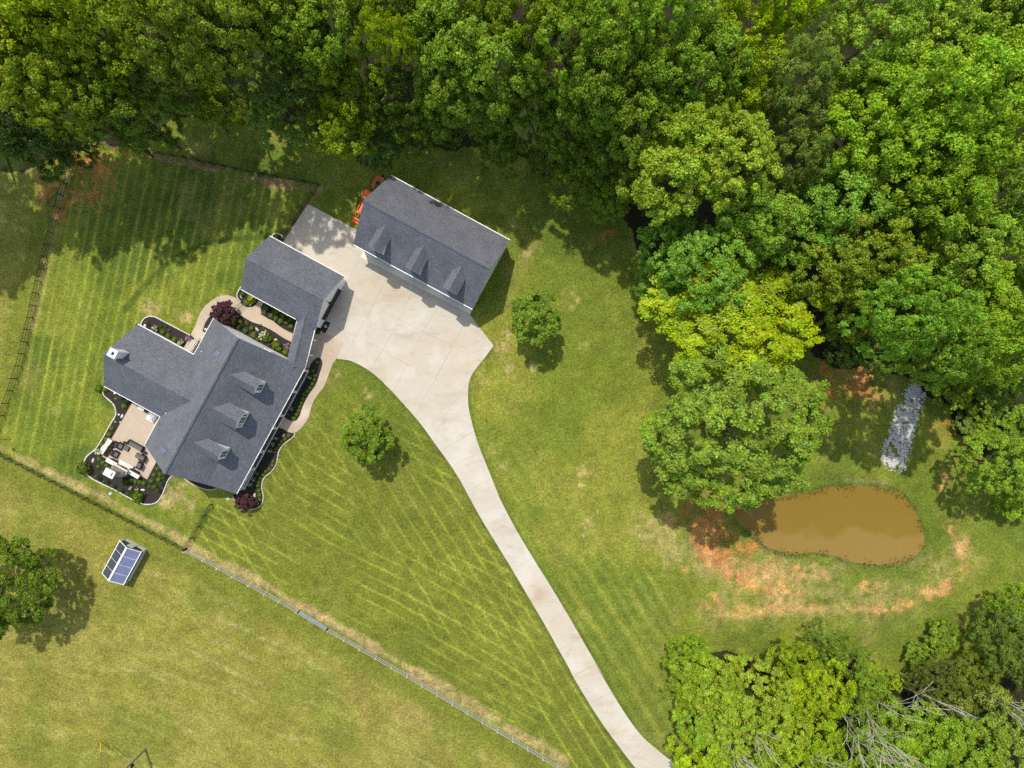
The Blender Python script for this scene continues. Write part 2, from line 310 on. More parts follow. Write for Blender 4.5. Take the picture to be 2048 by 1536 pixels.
BED_POST = Z(520, 390, 16, [(390, 1340), (410, 1280), (460, 1245), (530, 1230), (620, 1245), (690, 1290), (740, 1350), (760, 1420), (740, 1530), (600, 1620), (330, 1440)])
RIPRAP = smooth(Z(1640, 700, 3.84, [(760, 235), (690, 280), (650, 340), (600, 450), (560, 530), (530, 640), (500, 730), (480, 850), (540, 900), (630, 930), (660, 850), (690, 720), (720, 610), (760, 470), (800, 350), (805, 260)]), 3, True)
FENCE_W = [(158, 282), (153.6, 293), (99, 491), (43, 732), (-18, 905)]
FENCE_SW = [(-40, 885), (0, 905), (374, 1098)]
FENCE_IN = [(374, 1096), (425, 1008)]
FENCE_N = [(158, 282), (300, 305), (375, 318), (500, 345), (638, 370)]
FENCE_PAD = [(638, 370), (615, 407), (565, 485)]
RAIL_A = [(375, 1100), (412, 1117), (441, 1133), (471, 1150), (503, 1167), (534, 1184), (562, 1199), (598, 1219)]
GATE = [(598, 1219), (660, 1257)]
RAIL_B = [(660, 1257), (816, 1347.5), (905.5, 1401), (994, 1455), (1114.7, 1528), (1190, 1574)]
WOODS = [(-400, -400), (2500, -400), (2500, 980), (2050, 960), (1960, 900), (1860, 800), (1790, 740), (1640, 720), (1600, 640), (1420, 600), (1290, 520), (1240, 420), (1150, 330), (1000, 300), (900, 285), (760, 290), (640, 275), (480, 215), (330, 240), (250, 290), (140, 300), (60, 340), (-400, 420)]
WOODS2 = [(1385, 1600), (1372, 1330), (1430, 1300), (1560, 1330), (1680, 1300), (1720, 1330), (1700, 1400), (1760, 1370), (1900, 1330), (2060, 1270), (2500, 1250), (2500, 1700)]

# ------------------------------------------------------------------ ground: one sheet to the horizon, coloured by region
def build_ground():
    def axis(lim, step):
        a = np.linspace(-lim, lim, int(2*lim/step)); far = lim*np.array([1.06, 1.15, 1.3, 1.6, 2.2, 3.5, 6, 12, 25, 50])
        return np.concatenate([-far[::-1], a, far])
    ax = axis(76, .165); ay = axis(58, .165); nx, ny = len(ax), len(ay)
    X, Y = np.meshgrid(ax, ay, indexing='ij'); X = X.ravel(); Y = Y.ravel()
    px = 1024+X*F/H; py = 768-Y*F/H
    w1 = (fbm(X, Y, 3, 11)-.5); w2 = (fbm(X, Y, 3, 21)-.5); jx = px+w1*26; jy = py+w2*26
    big = fbm(X, Y, 26, 31, 3); med = fbm(X, Y, 7, 41, 4); fine = fbm(X, Y, 1.6, 51, 3); gr = fbm(X, Y, .7, 61, 2)
    c = lambda *a: np.array(a, np.float32)[None, :]
    G1 = c(.150, .192, .025); G2 = c(.212, .240, .034); G3 = c(.080, .128, .020); S = c(.40, .32, .13); CL = c(.60, .33, .115); RC = c(.48, .195, .06)
    mix = lambda A, B, t: A*(1-t[:, None])+B*t[:, None]
    col = mix(np.repeat(G1, len(X), 0), G2, sstep(.40, .64, med*.6+big*.4)); col = mix(col, G3, sstep(.46, .68, fbm(X, Y, 5, 71, 5))*np.where(px > 560, .4, .8)); col = mix(col, c(.30, .26, .075), sstep(.60, .78, fbm(X, Y, 3.5, 81, 5))*.45)
    # mown stripes ---------------------------------------------------------------
    def stripes(dx, dy, spacing, wob, seed, width=.16):
        n = math.hypot(dx, dy); a = (px*(-dy/n)+py*(dx/n)); t = px*dx/n+py*dy/n
        a = a+wob*(vnoise(t, a, 160, seed)-.5)*spacing+(vnoise(t, a, 22, seed+3)-.5)*spacing*.05
        ph = a/spacing; k = np.floor(ph); f = ph-k
        amp = .25+.95*vnoise(t+k*977., k*31., 70, seed+5)
        return np.exp(-((f-.5)/width)**2)*amp, (k.astype(int) % 2), f
    yard = inpoly(jx*.2+px*.8, jy*.2+py*.8, [(160, 290), (300, 305), (640, 372), (560, 480), (480, 580), (280, 650), (205, 770), (150, 930), (280, 1010), (340, 960), (420, 1010), (374, 1096), (-60, 880), (45, 730)])
    s, alt, f = stripes(-.205, .98, 19.5, .3, 101, .145)
    k = (s*.85*yard*sstep(1010, 820, py)); col = mix(col, c(.32, .345, .05), np.clip(k, 0, .85)); col = mix(col, G3*1.1, (yard & (alt == 0))*.2)
    front = inpoly(px, py, [(640, 760), (690, 725), (770, 768)]+DRIVE_L[5:]+[(1200, 1590), (374, 1096), (430, 1010), (520, 1010), (560, 880)])
    fade = sstep(760, 960, py-.15*(px-700))
    s1, a1, f1 = stripes(.876, .48, 23, .3, 131, .08); s2, a2, f2 = stripes(.53, .85, 26, .2, 151, .08)
    k = np.clip(s1*.8*sstep(.25, .7, vnoise(px, py, 130, 137))+s2*.75*sstep(.2, .65, vnoise(px, py, 150, 157)), 0, .9)*front*fade*(.55+.45*fine); col = mix(col, c(.148, .166, .024), front*fade*.7); col = mix(col, c(.30, .335, .046), np.clip(k*1.75, 0, .85))
    right = inpoly(jx, jy, DRIVE_R[8:]+[(1440, 1560), (1380, 1300), (1330, 1180), (1180, 1020), (1060, 900)])
    s3, a3, f3 = stripes(.53, .85, 24, .5, 171, .22)
    col = mix(col, c(.25, .27, .045), np.clip(s3*1.2*right, 0, .85)); col = mix(col, G3*1.2, (right & (a3 == 0))*.32)
    rl = inpoly(jx, jy, [(960, 640), (1250, 540), (1320, 660), (1290, 900), (1330, 1100), (1250, 1180), (1050, 1060), (950, 860)])
    col = mix(col, mix(np.repeat(c(.175, .215, .028), len(X), 0), c(.26, .26, .04), sstep(.4, .66, med)), rl*.6)
    # pasture ---------------------------------------------------------------------
    past = inpoly(px, py, [(-900, -300), (40, -300), (100, 491), (43, 732), (-10, 895), (374, 1098), (1190, 1574), (1700, 1900), (-900, 1900)]).astype(float)
    north = inpoly(px, py, [(-900, -300), (158, 282), (99, 491), (43, 732), (-18, 905), (-900, 900)])
    q1 = px; q2 = (py-.15*px-.00028*px*px)*.88+46*(vnoise(px, py, 260, 205)-.5)+16*(vnoise(px, py, 70, 206)-.5)
    stre = fbm(q1/6, q2, 9, 211, 4); row = .5+.5*np.sin(q2/5.6+3*vnoise(px, py, 240, 215)); row = row**10*sstep(.45, .8, vnoise(q1/4, q2, 24, 217))*sstep(.3, .7, fbm(px, py, 9, 219, 3))
    pc = mix(np.repeat(c(.235, .222, .042), len(X), 0), c(.283, .264, .062), sstep(.4, .68, stre*.6+med*.4)); pc = mix(pc, c(.185, .205, .034), sstep(.5, .72, fbm(X, Y, 6, 221, 4))*.8)
    pc = mix(pc, c(.44, .41, .17), row*.5); pc = mix(pc, c(.33, .225, .09), sstep(.66, .8, fbm(X, Y, 9, 231, 3))*.3)
    df = dseg(px, py, FENCE_W[1:]+FENCE_SW[1:]+RAIL_B)
    strip = sstep(62, 30, df+20*w1); pc = mix(pc, c(.165, .190, .026), strip*.9)
    col = mix(col, pc, past)
    # straw and clay beside fences and beds -----------------------------------------
    def patch(cl, pts, r, amt, thr=.5, sc=1.4, seed=300):
        nonlocal col
        r = r*1.2; d = dseg(px, py, pts if len(pts) > 1 else pts*2)+(fbm(X, Y, 2.4, seed, 5)-.5)*r*1.7
        k = sstep(r, r*.1, d)*sstep(thr-.16, thr+.2, fbm(X, Y, sc, seed+7, 4)*.6+fbm(X, Y, .55, seed+17, 2)*.4)*amt; col = mix(col, np.repeat(cl, len(X), 0)*(.8+.4*gr)[:, None], k)
    patch(S*.95, [(0, 896), (190, 987), (374, 1086)], 11, 1, .33, 1.4, 303); patch(S*.9, [(380, 1096), (530, 1170), (640, 1232), (820, 1337), (1130, 1523)], 11, 1, .28, 1.2, 313)
    patch(S*.8, [(150, 310), (108, 445), (90, 540), (62, 660)], 9, .9, .42, 1.2, 323); patch(c(.36, .22, .11), [(300, 312), (500, 355), (640, 380), (618, 405)], 12, .95, .42, 1.2, 333)
    patch(S, [(340, 960), (330, 1000), (345, 990)], 20, 1, .42, 1.3, 343); patch(S, [(365, 970), (380, 1010)], 16, .9, .5, 1.2, 347); patch(CL*.9, [(597, 425), (570, 470)], 10, 1, .42, 1, 349)
    for x, y, r in ((160, 335, 60), (190, 380, 45), (120, 400, 35), (205, 330, 60), (95, 375, 25), (120, 430, 22)): patch(RC*1.1, [(x, y)], r, .95, .56, .9, 353+x)
    for x, y, r in ((292, 612, 10), (320, 615, 10), (350, 625, 8), (375, 632, 10), (300, 628, 12), (500, 515, 12)): patch(S*1.1, [(x, y)], r*1.3, 1, .5, .8, 360+x)
    for x, y, r in ((1140, 603, 18), (1005, 680, 16), (1010, 715, 18), (1020, 745, 14), (970, 760, 12), (1070, 660, 12), (676, 747, 7), (738, 787, 8), (1080, 600, 8), (1065, 735, 10), (990, 890, 14), (1010, 930, 10), (1170, 690, 8), (1055, 500, 16), (1130, 300, 26), (1100, 285, 26), (1215, 465, 14), (1195, 420, 12), (1190, 330, 18), (780, 780, 6), (800, 800, 6), (815, 825, 6), (1180, 1050, 26), (1170, 960, 20)): patch(S*1.08 if y > 480 else RC*1.1, [(x, y)], r*1.25, .95, .53, .7, 400+x)
    # pond bank clay --------------------------------------------------------------
    T = Z(1408, 920, 4, [(0, 0)])[0]; z4 = lambda *p: Z(1408, 920, 4, p)
    patch(CL, z4((-30, 560), (90, 800), (200, 930), (330, 960), (460, 930)), 34, 1, .38, 1.1, 503); patch(CL, z4((560, 900), (600, 1000), (680, 1070), (620, 1100)), 32, 1, .40, 1.1, 509)
    patch(CL, z4((700, 880), (860, 900), (960, 930)), 15, .9, .5, 1, 513); patch(CL, z4((280, 1220), (420, 1230), (560, 1190), (700, 1190), (960, 1190)), 14, 1, .40, .9, 519)
    patch(CL*.95, z4((1060, 1190), (1340, 1190), (1620, 1150), (1760, 1080), (1950, 1000), (2060, 880), (2060, 640), (1960, 520)), 16, 1, .5, .8, 523); patch(CL, z4((1900, 80), (1930, 140), (1900, 220)), 13, 1, .48, .8, 529)
    patch(CL, z4((100, 1100), (140, 1210), (-20, 1180)), 14, .9, .47, .9, 533); patch(CL, z4((1300, 1010), (1420, 1030)), 13, .9, .5, .8, 539); patch(CL, [(1338, 1030), (1340, 1060)], 9, 1, .45, .7, 543); patch(CL, [(1352, 1110), (1370, 1135)], 9, .9, .5, .7, 547)
    patch(S, [(1300, 1060), (1420, 1130), (1500, 1150), (1650, 1140)], 45, .55, .43, 1, 549); patch(S, z4((200, 1150), (700, 1150), (1300, 1120), (1800, 1000), (2050, 700)), 34, .5, .45, 1, 571); patch(S, z4((100, 1260), (900, 1240), (1700, 1200)), 26, .4, .48, 1, 577)
    patch(RC, [(1400, 1010), (1420, 1070), (1490, 1110)], 45, .9, .45, 1.6, 553); patch(RC, [(1660, 720), (1740, 760), (1640, 780)], 42, .9, .5, 1.3, 557); patch(RC*1.2, [(1722, 755), (1735, 745)], 18, 1, .42, 1, 559); patch(CL*.9, [(1735, 790), (1760, 810)], 20, .8, .5, .9, 561); patch(RC, [(1880, 860), (1940, 880)], 26, .8, .5, .9, 563); patch(RC, [(1400, 950)], 15, .9, .5, .7, 565)
    dp = dseg(px, py, POND+POND[:1]); pin = inpoly(px, py, POND)
    col = mix(col, c(.115, .155, .026), sstep(11, 4, dp+8*w1)*(~pin)*.9); col = mix(col, c(.24, .15, .06), pin*1.)
    col = mix(col, c(.22, .20, .085), sstep(26, 8, dp+20*w1)*(~pin)*sstep(.45, .65, med)*.4)
    d = dseg(px, py, smooth(DRIVE_L, 2)); col = mix(col, c(.09, .13, .022), sstep(9, 3, d)*.6); d = dseg(px, py, DRIVE_R); col = mix(col, c(.10, .14, .024), sstep(8, 3, d)*.5)
    # forest floor ------------------------------------------------------------------
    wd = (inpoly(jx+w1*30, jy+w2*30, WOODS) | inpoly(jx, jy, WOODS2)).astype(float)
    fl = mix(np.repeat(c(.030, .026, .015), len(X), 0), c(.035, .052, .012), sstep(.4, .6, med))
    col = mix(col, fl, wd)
    # curved worn track in the back lawn
    d = dseg(px, py, smooth([(600, 415), (560, 470), (470, 478), (380, 500), (310, 550), (250, 620)], 6)); col = mix(col, G3*.75, sstep(8, 3, d+5*w1)*.72)
    col = col*(.78+.44*fine)[:, None]*(.9+.2*gr)[:, None]
    Zh = np.where(pin, -.55*sstep(0, 18, dp)-.12, 0.)+np.where(~pin, -.12*sstep(10, 0, dp), 0)
    far = np.maximum(np.abs(X)/76, np.abs(Y)/58); Zh = Zh+np.where(far > 1.2, (far-1.2)*.4, 0)*0
    vs_ = np.stack([X, Y, Zh], 1).astype(np.float32)
    i, j = np.meshgrid(np.arange(nx-1), np.arange(ny-1), indexing='ij'); a = (i*ny+j).ravel()
    q = np.stack([a, a+ny, a+ny+1, a+1], 1).astype(np.int32)
    me = bpy.data.meshes.new('ground'); me.vertices.add(len(vs_)); me.vertices.foreach_set('co', vs_.ravel())
    me.loops.add(q.size); me.loops.foreach_set('vertex_index', q.ravel()); me.polygons.add(len(q)); me.polygons.foreach_set('loop_start', np.arange(0, q.size, 4, dtype=np.int32))
    me.polygons.foreach_set('use_smooth', np.ones(len(q), bool)); me.update()
    at = me.color_attributes.new('gcol', 'FLOAT_COLOR', 'POINT')
    at.data.foreach_set('color', np.concatenate([np.clip(col, 0, 1), np.ones((len(X), 1))], 1).astype(np.float32).ravel())
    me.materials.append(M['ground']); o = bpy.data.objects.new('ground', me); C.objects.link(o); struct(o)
build_ground()

def sheet(name, poly, m, z, t=.12, sm=0):
    mb = MB(); pts = [P(*p) for p in (smooth(poly, sm, True) if sm else poly)]; mb.prism(pts, z-t, z); return struct(mb.build(name, m))
sheet('pond_water', [(1629+(x-1629)*1.012, 1053+(y-1053)*1.012) for x, y in POND], M['water'], -.10, .02)
drive = sheet('driveway', DRIVE, M['concrete'], .05, .15)
sheet('barn_apron', [(726.6, 502.8), (720.7, 513.8), (939.8, 628), (945.9, 616.7)], M['apron'], .062, .15)
sheet('front_walk', WALK, M['stamped'], .066, .15); sheet('garden_path', PATH, M['stamped'] if 0 else M['patio'], .066, .15); sheet('patio', PATIO, M['patio'], .07, .15)
for n_, bd in enumerate((BED_FRONT, BED_SE, BED_NW, BED_SW, BED_S, BED_GAR, BED_GAR2, BED_COURT, BED_DOOR, BED_POST)): sheet('mulch_bed', bd, M['mulch'], .058+.0006*n_, .1)
def stains():
    nt = M['concrete'].node_tree; N = nt.nodes; L = nt.links; b = N['Principled BSDF']; src = b.inputs['Base Color'].links[0].from_socket; g = N.new('ShaderNodeNewGeometry')
    def layer(sc, lo, hi, colr, amt, stretch):
        nonlocal src
        mp = N.new('ShaderNodeMapping'); mp.inputs['Rotation'].default_value = (0, 0, -ANG); mp.inputs['Scale'].default_value = stretch; L.new(g.outputs['Position'], mp.inputs[0])
        t = N.new('ShaderNodeTexNoise'); t.inputs['Scale'].default_value = sc; t.inputs['Detail'].default_value = 6; t.inputs['Roughness'].default_value = .6; t.inputs['Distortion'].default_value = .4; L.new(mp.outputs[0], t.inputs['Vector'])
        r = N.new('ShaderNodeMapRange'); r.inputs[1].default_value = lo; r.inputs[2].default_value = hi; r.inputs[4].default_value = amt; L.new(t.outputs[0], r.inputs[0])
        m = N.new('ShaderNodeMix'); m.data_type = 'RGBA'; m.inputs[7].default_value = (*colr, 1); L.new(r.outputs[0], m.inputs[0]); L.new(src, m.inputs[6]); src = m.outputs[2]
    layer(.35, .52, .72, (.36, .28, .19), .55, (.45, 1.2, 1)); layer(1.6, .58, .72, (.33, .27, .20), .45, (.3, 1, 1)); layer(.18, .5, .62, (.61, .58, .52), .5, (1, 1, 1)); layer(6, .6, .75, (.42, .36, .28), .4, (1, 1, 1))
    L.new(src, b.inputs['Base Color'])
stains()
def pond_detail():
    nt = M['water'].node_tree; N = nt.nodes; L = nt.links; b = N['Principled BSDF']; src = b.inputs['Base Color'].links[0].from_socket
    g = N.new('ShaderNodeNewGeometry'); sp = N.new('ShaderNodeSeparateXYZ'); L.new(g.outputs['Position'], sp.inputs[0])
    t = N.new('ShaderNodeTexNoise'); t.inputs['Scale'].default_value = .22; t.inputs['Detail'].default_value = 4; L.new(g.outputs['Position'], t.inputs['Vector'])
    m = N.new('ShaderNodeMath'); m.operation = 'MULTIPLY_ADD'; m.inputs[1].default_value = 6; L.new(t.outputs[0], m.inputs[0]); L.new(sp.outputs[1], m.inputs[2])
    r = N.new('ShaderNodeMapRange'); r.inputs[1].default_value = P(0, 1082)[1]+3.6; r.inputs[2].default_value = P(0, 1062)[1]+3.2; r.inputs[3].default_value = .8; r.inputs[4].default_value = 0; L.new(m.outputs[0], r.inputs[0])
    mx = N.new('ShaderNodeMix'); mx.data_type = 'RGBA'; mx.inputs[7].default_value = (.27, .178, .048, 1); L.new(r.outputs[0], mx.inputs[0]); L.new(src, mx.inputs[6]); L.new(mx.outputs[2], b.inputs['Base Color'])
    w_ = N.new('ShaderNodeTexNoise'); w_.inputs['Scale'].default_value = 3; w_.inputs['Detail'].default_value = 3; L.new(g.outputs['Position'], w_.inputs['Vector']); bp = N.new('ShaderNodeBump'); bp.inputs['Strength'].default_value = .06; L.new(w_.outputs[0], bp.inputs['Height']); L.new(bp.outputs[0], b.inputs['Normal'])
pond_detail()
def joints():
    mb = MB(); K = lambda p: Z(600, 640, 4, p); K2 = lambda p: Z(900, 1000, 4, p); G2 = lambda p: Z(450, 320, 3.413, p); K3 = lambda p: Z(1150, 1150, 3.413, p)
    for L in (K([(240, 35), (450, 130), (650, 235), (860, 355), (1090, 470), (1345, 605)]), G2([(790, 890), (1010, 995), (1190, 1090), (1350, 1170), (1550, 1270), (1750, 1378)]), G2([(485, 430), (690, 525), (910, 635), (945, 655)]),
              G2([(1115, 785), (1010, 995), (880, 1230), (790, 1420)]), G2([(1290, 880), (1190, 1090), (1070, 1310), (985, 1445)]), G2([(1470, 975), (1350, 1170), (1240, 1400), (1140, 1600)]), G2([(1640, 1110), (1550, 1275), (1440, 1480)]), K([(1220, 220), (1085, 470), (925, 750)]), K([(1345, 500), (1180, 740), (1075, 925)]),
              K([(1400, 885), (1140, 1040)]), K([(1440, 1045), (1225, 1170)]), K([(1520, 1270), (1345, 1370)]), K2([(665, 460), (500, 560)]), K2([(790, 670), (640, 760)]), K2([(920, 890), (770, 990)]), K2([(1050, 1095), (870, 1200)]), K2([(1170, 1315), (1000, 1400)]), K3([(130, 610), (0, 680)]), K3([(240, 800), (110, 870)]), K3([(490, 1160), (380, 1265)]), K3([(370, 985), (235, 1080)]),
              G2([(765, 415), (690, 527), (640, 640)]), G2([(935, 640), (840, 830)]), K([(345, 205), (270, 300)])):
        for a, b in zip(L[:-1], L[1:]):
            a = Vector(P(*a)); b = Vector(P(*b)); d = (b-a).normalized(); mb.obox(((a+b)/2)[:], (b-a).length+.02, .035, .04, .054, math.atan2(d.y, d.x))
    struct(mb.build('driveway_joint', M['joint'], drive))
joints()
def edging(pts, label, m, zz=.16, Lb=.34):
    q = [P(*p) for p in smooth(pts, 6)]; mb = MB(); acc = 0; prev = Vector(q[0])
    for b in q[1:]:
        b = Vector(b)
        while (b-prev).length >= Lb:
            d = (b-prev).normalized(); c_ = prev+d*Lb/2; mb.obox(c_[:], Lb*.9, .15+random.uniform(-.03, .03), -.05, zz+random.uniform(-.015, .02), math.atan2(d.y, d.x)+random.uniform(-.06, .06)); prev = prev+d*Lb
    tag(mb.build('stone_edging', m, bevel=.02), label, 'garden edging', 'stone edgings round the garden beds')
edging(EDGE_SE, 'grey block edging winding along the front bed beside the lawn', M['stone'])
edging(EDGE_NW, 'pale block edging round the bed behind the chimney wing', M['whitestone'])
edging(EDGE_SW[:16], 'pale block edging on the lawn side of the patio bed', M['whitestone']); edging(EDGE_SW[16:], 'pale block edging curving round the conifers below the patio', M['whitestone'])
edging(EDGE_S, 'grey block edging under the left gable of the house', M['stone']); edging(BED_POST[:8], 'small round of pale edging at the garage corner by the concrete pad', M['whitestone'])
edging(Z(450, 320, 3.413, [(120, 855), (95, 890), (82, 925), (95, 955), (115, 975)]), 'short pale edging at the garage bed by the curved path', M['whitestone'])
def riprap():
    pts = [P(*p) for p in RIPRAP]; xs = [p[0] for p in pts]; ys = [p[1] for p in pts]; mb = MB(); X = np.array(pts)
    n = 0; rr = random.Random(3)
    while n < 8500:
        x = rr.uniform(min(xs)-.3, max(xs)+.3); y = rr.uniform(min(ys)-.3, max(ys)+.3)
        ins = inpoly(np.array([x+rr.gauss(0, .24)]), np.array([y+rr.gauss(0, .24)]), pts)[0]
        n += 1
        if not ins or vnoise(np.array([x]), np.array([y]), .45, 88)[0] < .30: continue
        r = rr.choice((.05, .06, .08, .1, .14))*rr.uniform(.85, 1.15); a = rr.uniform(0, 3.14); vs_ = []
        for z, k in ((-.03, 1.), (r*.5, .95), (r*.85, .55)):
            for q in range(6):
                t = a+q*math.pi/3+rr.uniform(-.2, .2); kk = k*rr.uniform(.8, 1.15); vs_.append((x+r*kk*math.cos(t)*1.2, y+r*kk*math.sin(t), z+rr.uniform(-.03, .03)))
        mb.add(vs_, [(k*6+q, k*6+(q+1) % 6, k*6+6+(q+1) % 6, k*6+6+q) for k in (0, 1) for q in range(6)]+[tuple(range(12, 18))])
    o = mb.build('riprap', M['riprap']); o['kind'] = 'stuff'; o['label'] = 'band of pale broken limestone running down towards the pond'
riprap()
# ------------------------------------------------------------------ house with wing, covered link and garage
def window(par, org, u0, u1, v0, v1, z0, z1, face, bars=(2, 2), arch=False):
    """flat window standing 3 cm proud of a wall; face: '+v','-v','+u','-u'"""
    s = 1 if face[0] == '+' else -1; ax = face[1]
    fr = MB(org, True); pn = MB(org, True)
    a0, a1 = (u0, u1) if ax == 'v' else (v0, v1); b = v0 if ax == 'v' else u0
    def bx(mb, p0, p1, q0, q1, d0, d1):
        lo, hi = sorted((b+s*d0, b+s*d1))
        if ax == 'v': mb.box(p0, p1, lo, hi, q0, q1)
        else: mb.box(lo, hi, p0, p1, q0, q1)
    e = .09
    bx(fr, a0-e, a1+e, z0-e, z0, .0, .06); bx(fr, a0-e, a1+e, z1, z1+e, .0, .06); bx(fr, a0-e, a0, z0, z1, 0, .058); bx(fr, a1, a1+e, z0, z1, 0, .058)
    for k in range(1, bars[0]): x = a0+(a1-a0)*k/bars[0]; bx(fr, x-.025, x+.025, z0, z1, 0, .05)
    for k in range(1, bars[1]): z = z0+(z1-z0)*k/bars[1]; bx(fr, a0, a1, z-.025, z+.025, 0, .048)
    bx(pn, a0, a1, z0, z1, 0, .03)
    o = fr.build('window', M['trim'], par); pn.build('pane', M['glass'], o); return o
def roofpart(name, org, planes, par, t=.16):
    mb = MB(org, True)
    for p in planes: mb.slab(p, t)
    return mb.build(name, [M['shingle'], M['trim']], par, uv=True)
def gutter(org, pts, par):
    mb = MB(org, True)
    for a, b in zip(pts[:-1], pts[1:]):
        d = Vector(b)-Vector(a); c_ = (Vector(a)+Vector(b))/2; mb.obox((c_[0], c_[1]), d.length, .10, c_[2]-.16, c_[2]-.015, math.atan2(d.y, d.x))
        n = max(2, int(d.length/1.1))
        for k in range(1, n):   # hanger straps
            q = Vector(a)+d*k/n; mb.obox((q[0], q[1]), .06, .2, q[2]-.02, q[2]+.012, math.atan2(d.y, d.x))
    return mb.build('gutter', M['trim'], par)
def dormer(par, org, axis, c, face, back, zb, ze, zr, hw, ov, side, hf=None, wins=1):
    """gabled dormer: ridge runs along `axis` from `back` to `face`; c = centre on the other axis; side = +1 when the face looks to the + direction"""
    hf = hf or hw-.22
    def q(a, b, z): return (b, a, z) if axis == 'v' else (a, b, z)
    wl_ = MB(org, True); prof = [(-hf, zb-.6), (hf, zb-.6), (hf, ze-.05), (0, zr-.2), (-hf, ze-.05)]
    A = [q(face, c+p, z) for p, z in prof]; B = [q(back, c+p, z) for p, z in prof]
    wl_.add(A+B, [tuple(range(5)), tuple(range(5, 10))[::-1]]+[(k, (k+1) % 5, 5+(k+1) % 5, 5+k) for k in range(5)])
    d = wl_.build('dormer', M['white'], par)
    fo = face+side*ov
    pl = [[q(fo, c, zr), q(fo, c+hw, ze), q(back, c+hw, ze), q(back, c, zr)], [q(fo, c, zr), q(back, c, zr), q(back, c-hw, ze), q(fo, c-hw, ze)]]
    r = roofpart('dormer_roof', org, pl, d, .1)
    if axis == 'v':
        window(d, org, c-.42, c+.42, face, face, zb+.55, ze-.02, '+v' if side > 0 else '-v', (2, 3))
        if wins > 1:
            for s_ in (-1, 1): window(d, org, c+s_*.72-.1, c+s_*.72+.1, face, face, zb+.75, ze-.25, '+v', (1, 1))
    else: window(d, org, face, face, c-.42, c+.42, zb+.5, ze-.05, '+u' if side > 0 else '-u', (2, 3))
    return d
def ridgecap(org, a, b, par, wdt=.34, hh=.05, name='ridge_vent'):
    mb = MB(org, True); d = Vector(b)-Vector(a); c_ = (Vector(a)+Vector(b))/2; ang = math.atan2(d.y, d.x)
    n = Vector((-math.sin(ang), math.cos(ang), 0))*wdt/2; a = Vector(a); b = Vector(b); z = Vector((0, 0, 1))
    v_ = [a+n-z*.09, a+z*hh, a-n-z*.09, b+n-z*.09, b+z*hh, b-n-z*.09]; mb.add([tuple(p) for p in v_], [(0, 1, 4, 3), (1, 2, 5, 4), (0, 2, 1), (3, 4, 5), (0, 3, 5, 2)])
    return mb.build(name, [M['shingle']], par, uv=True)
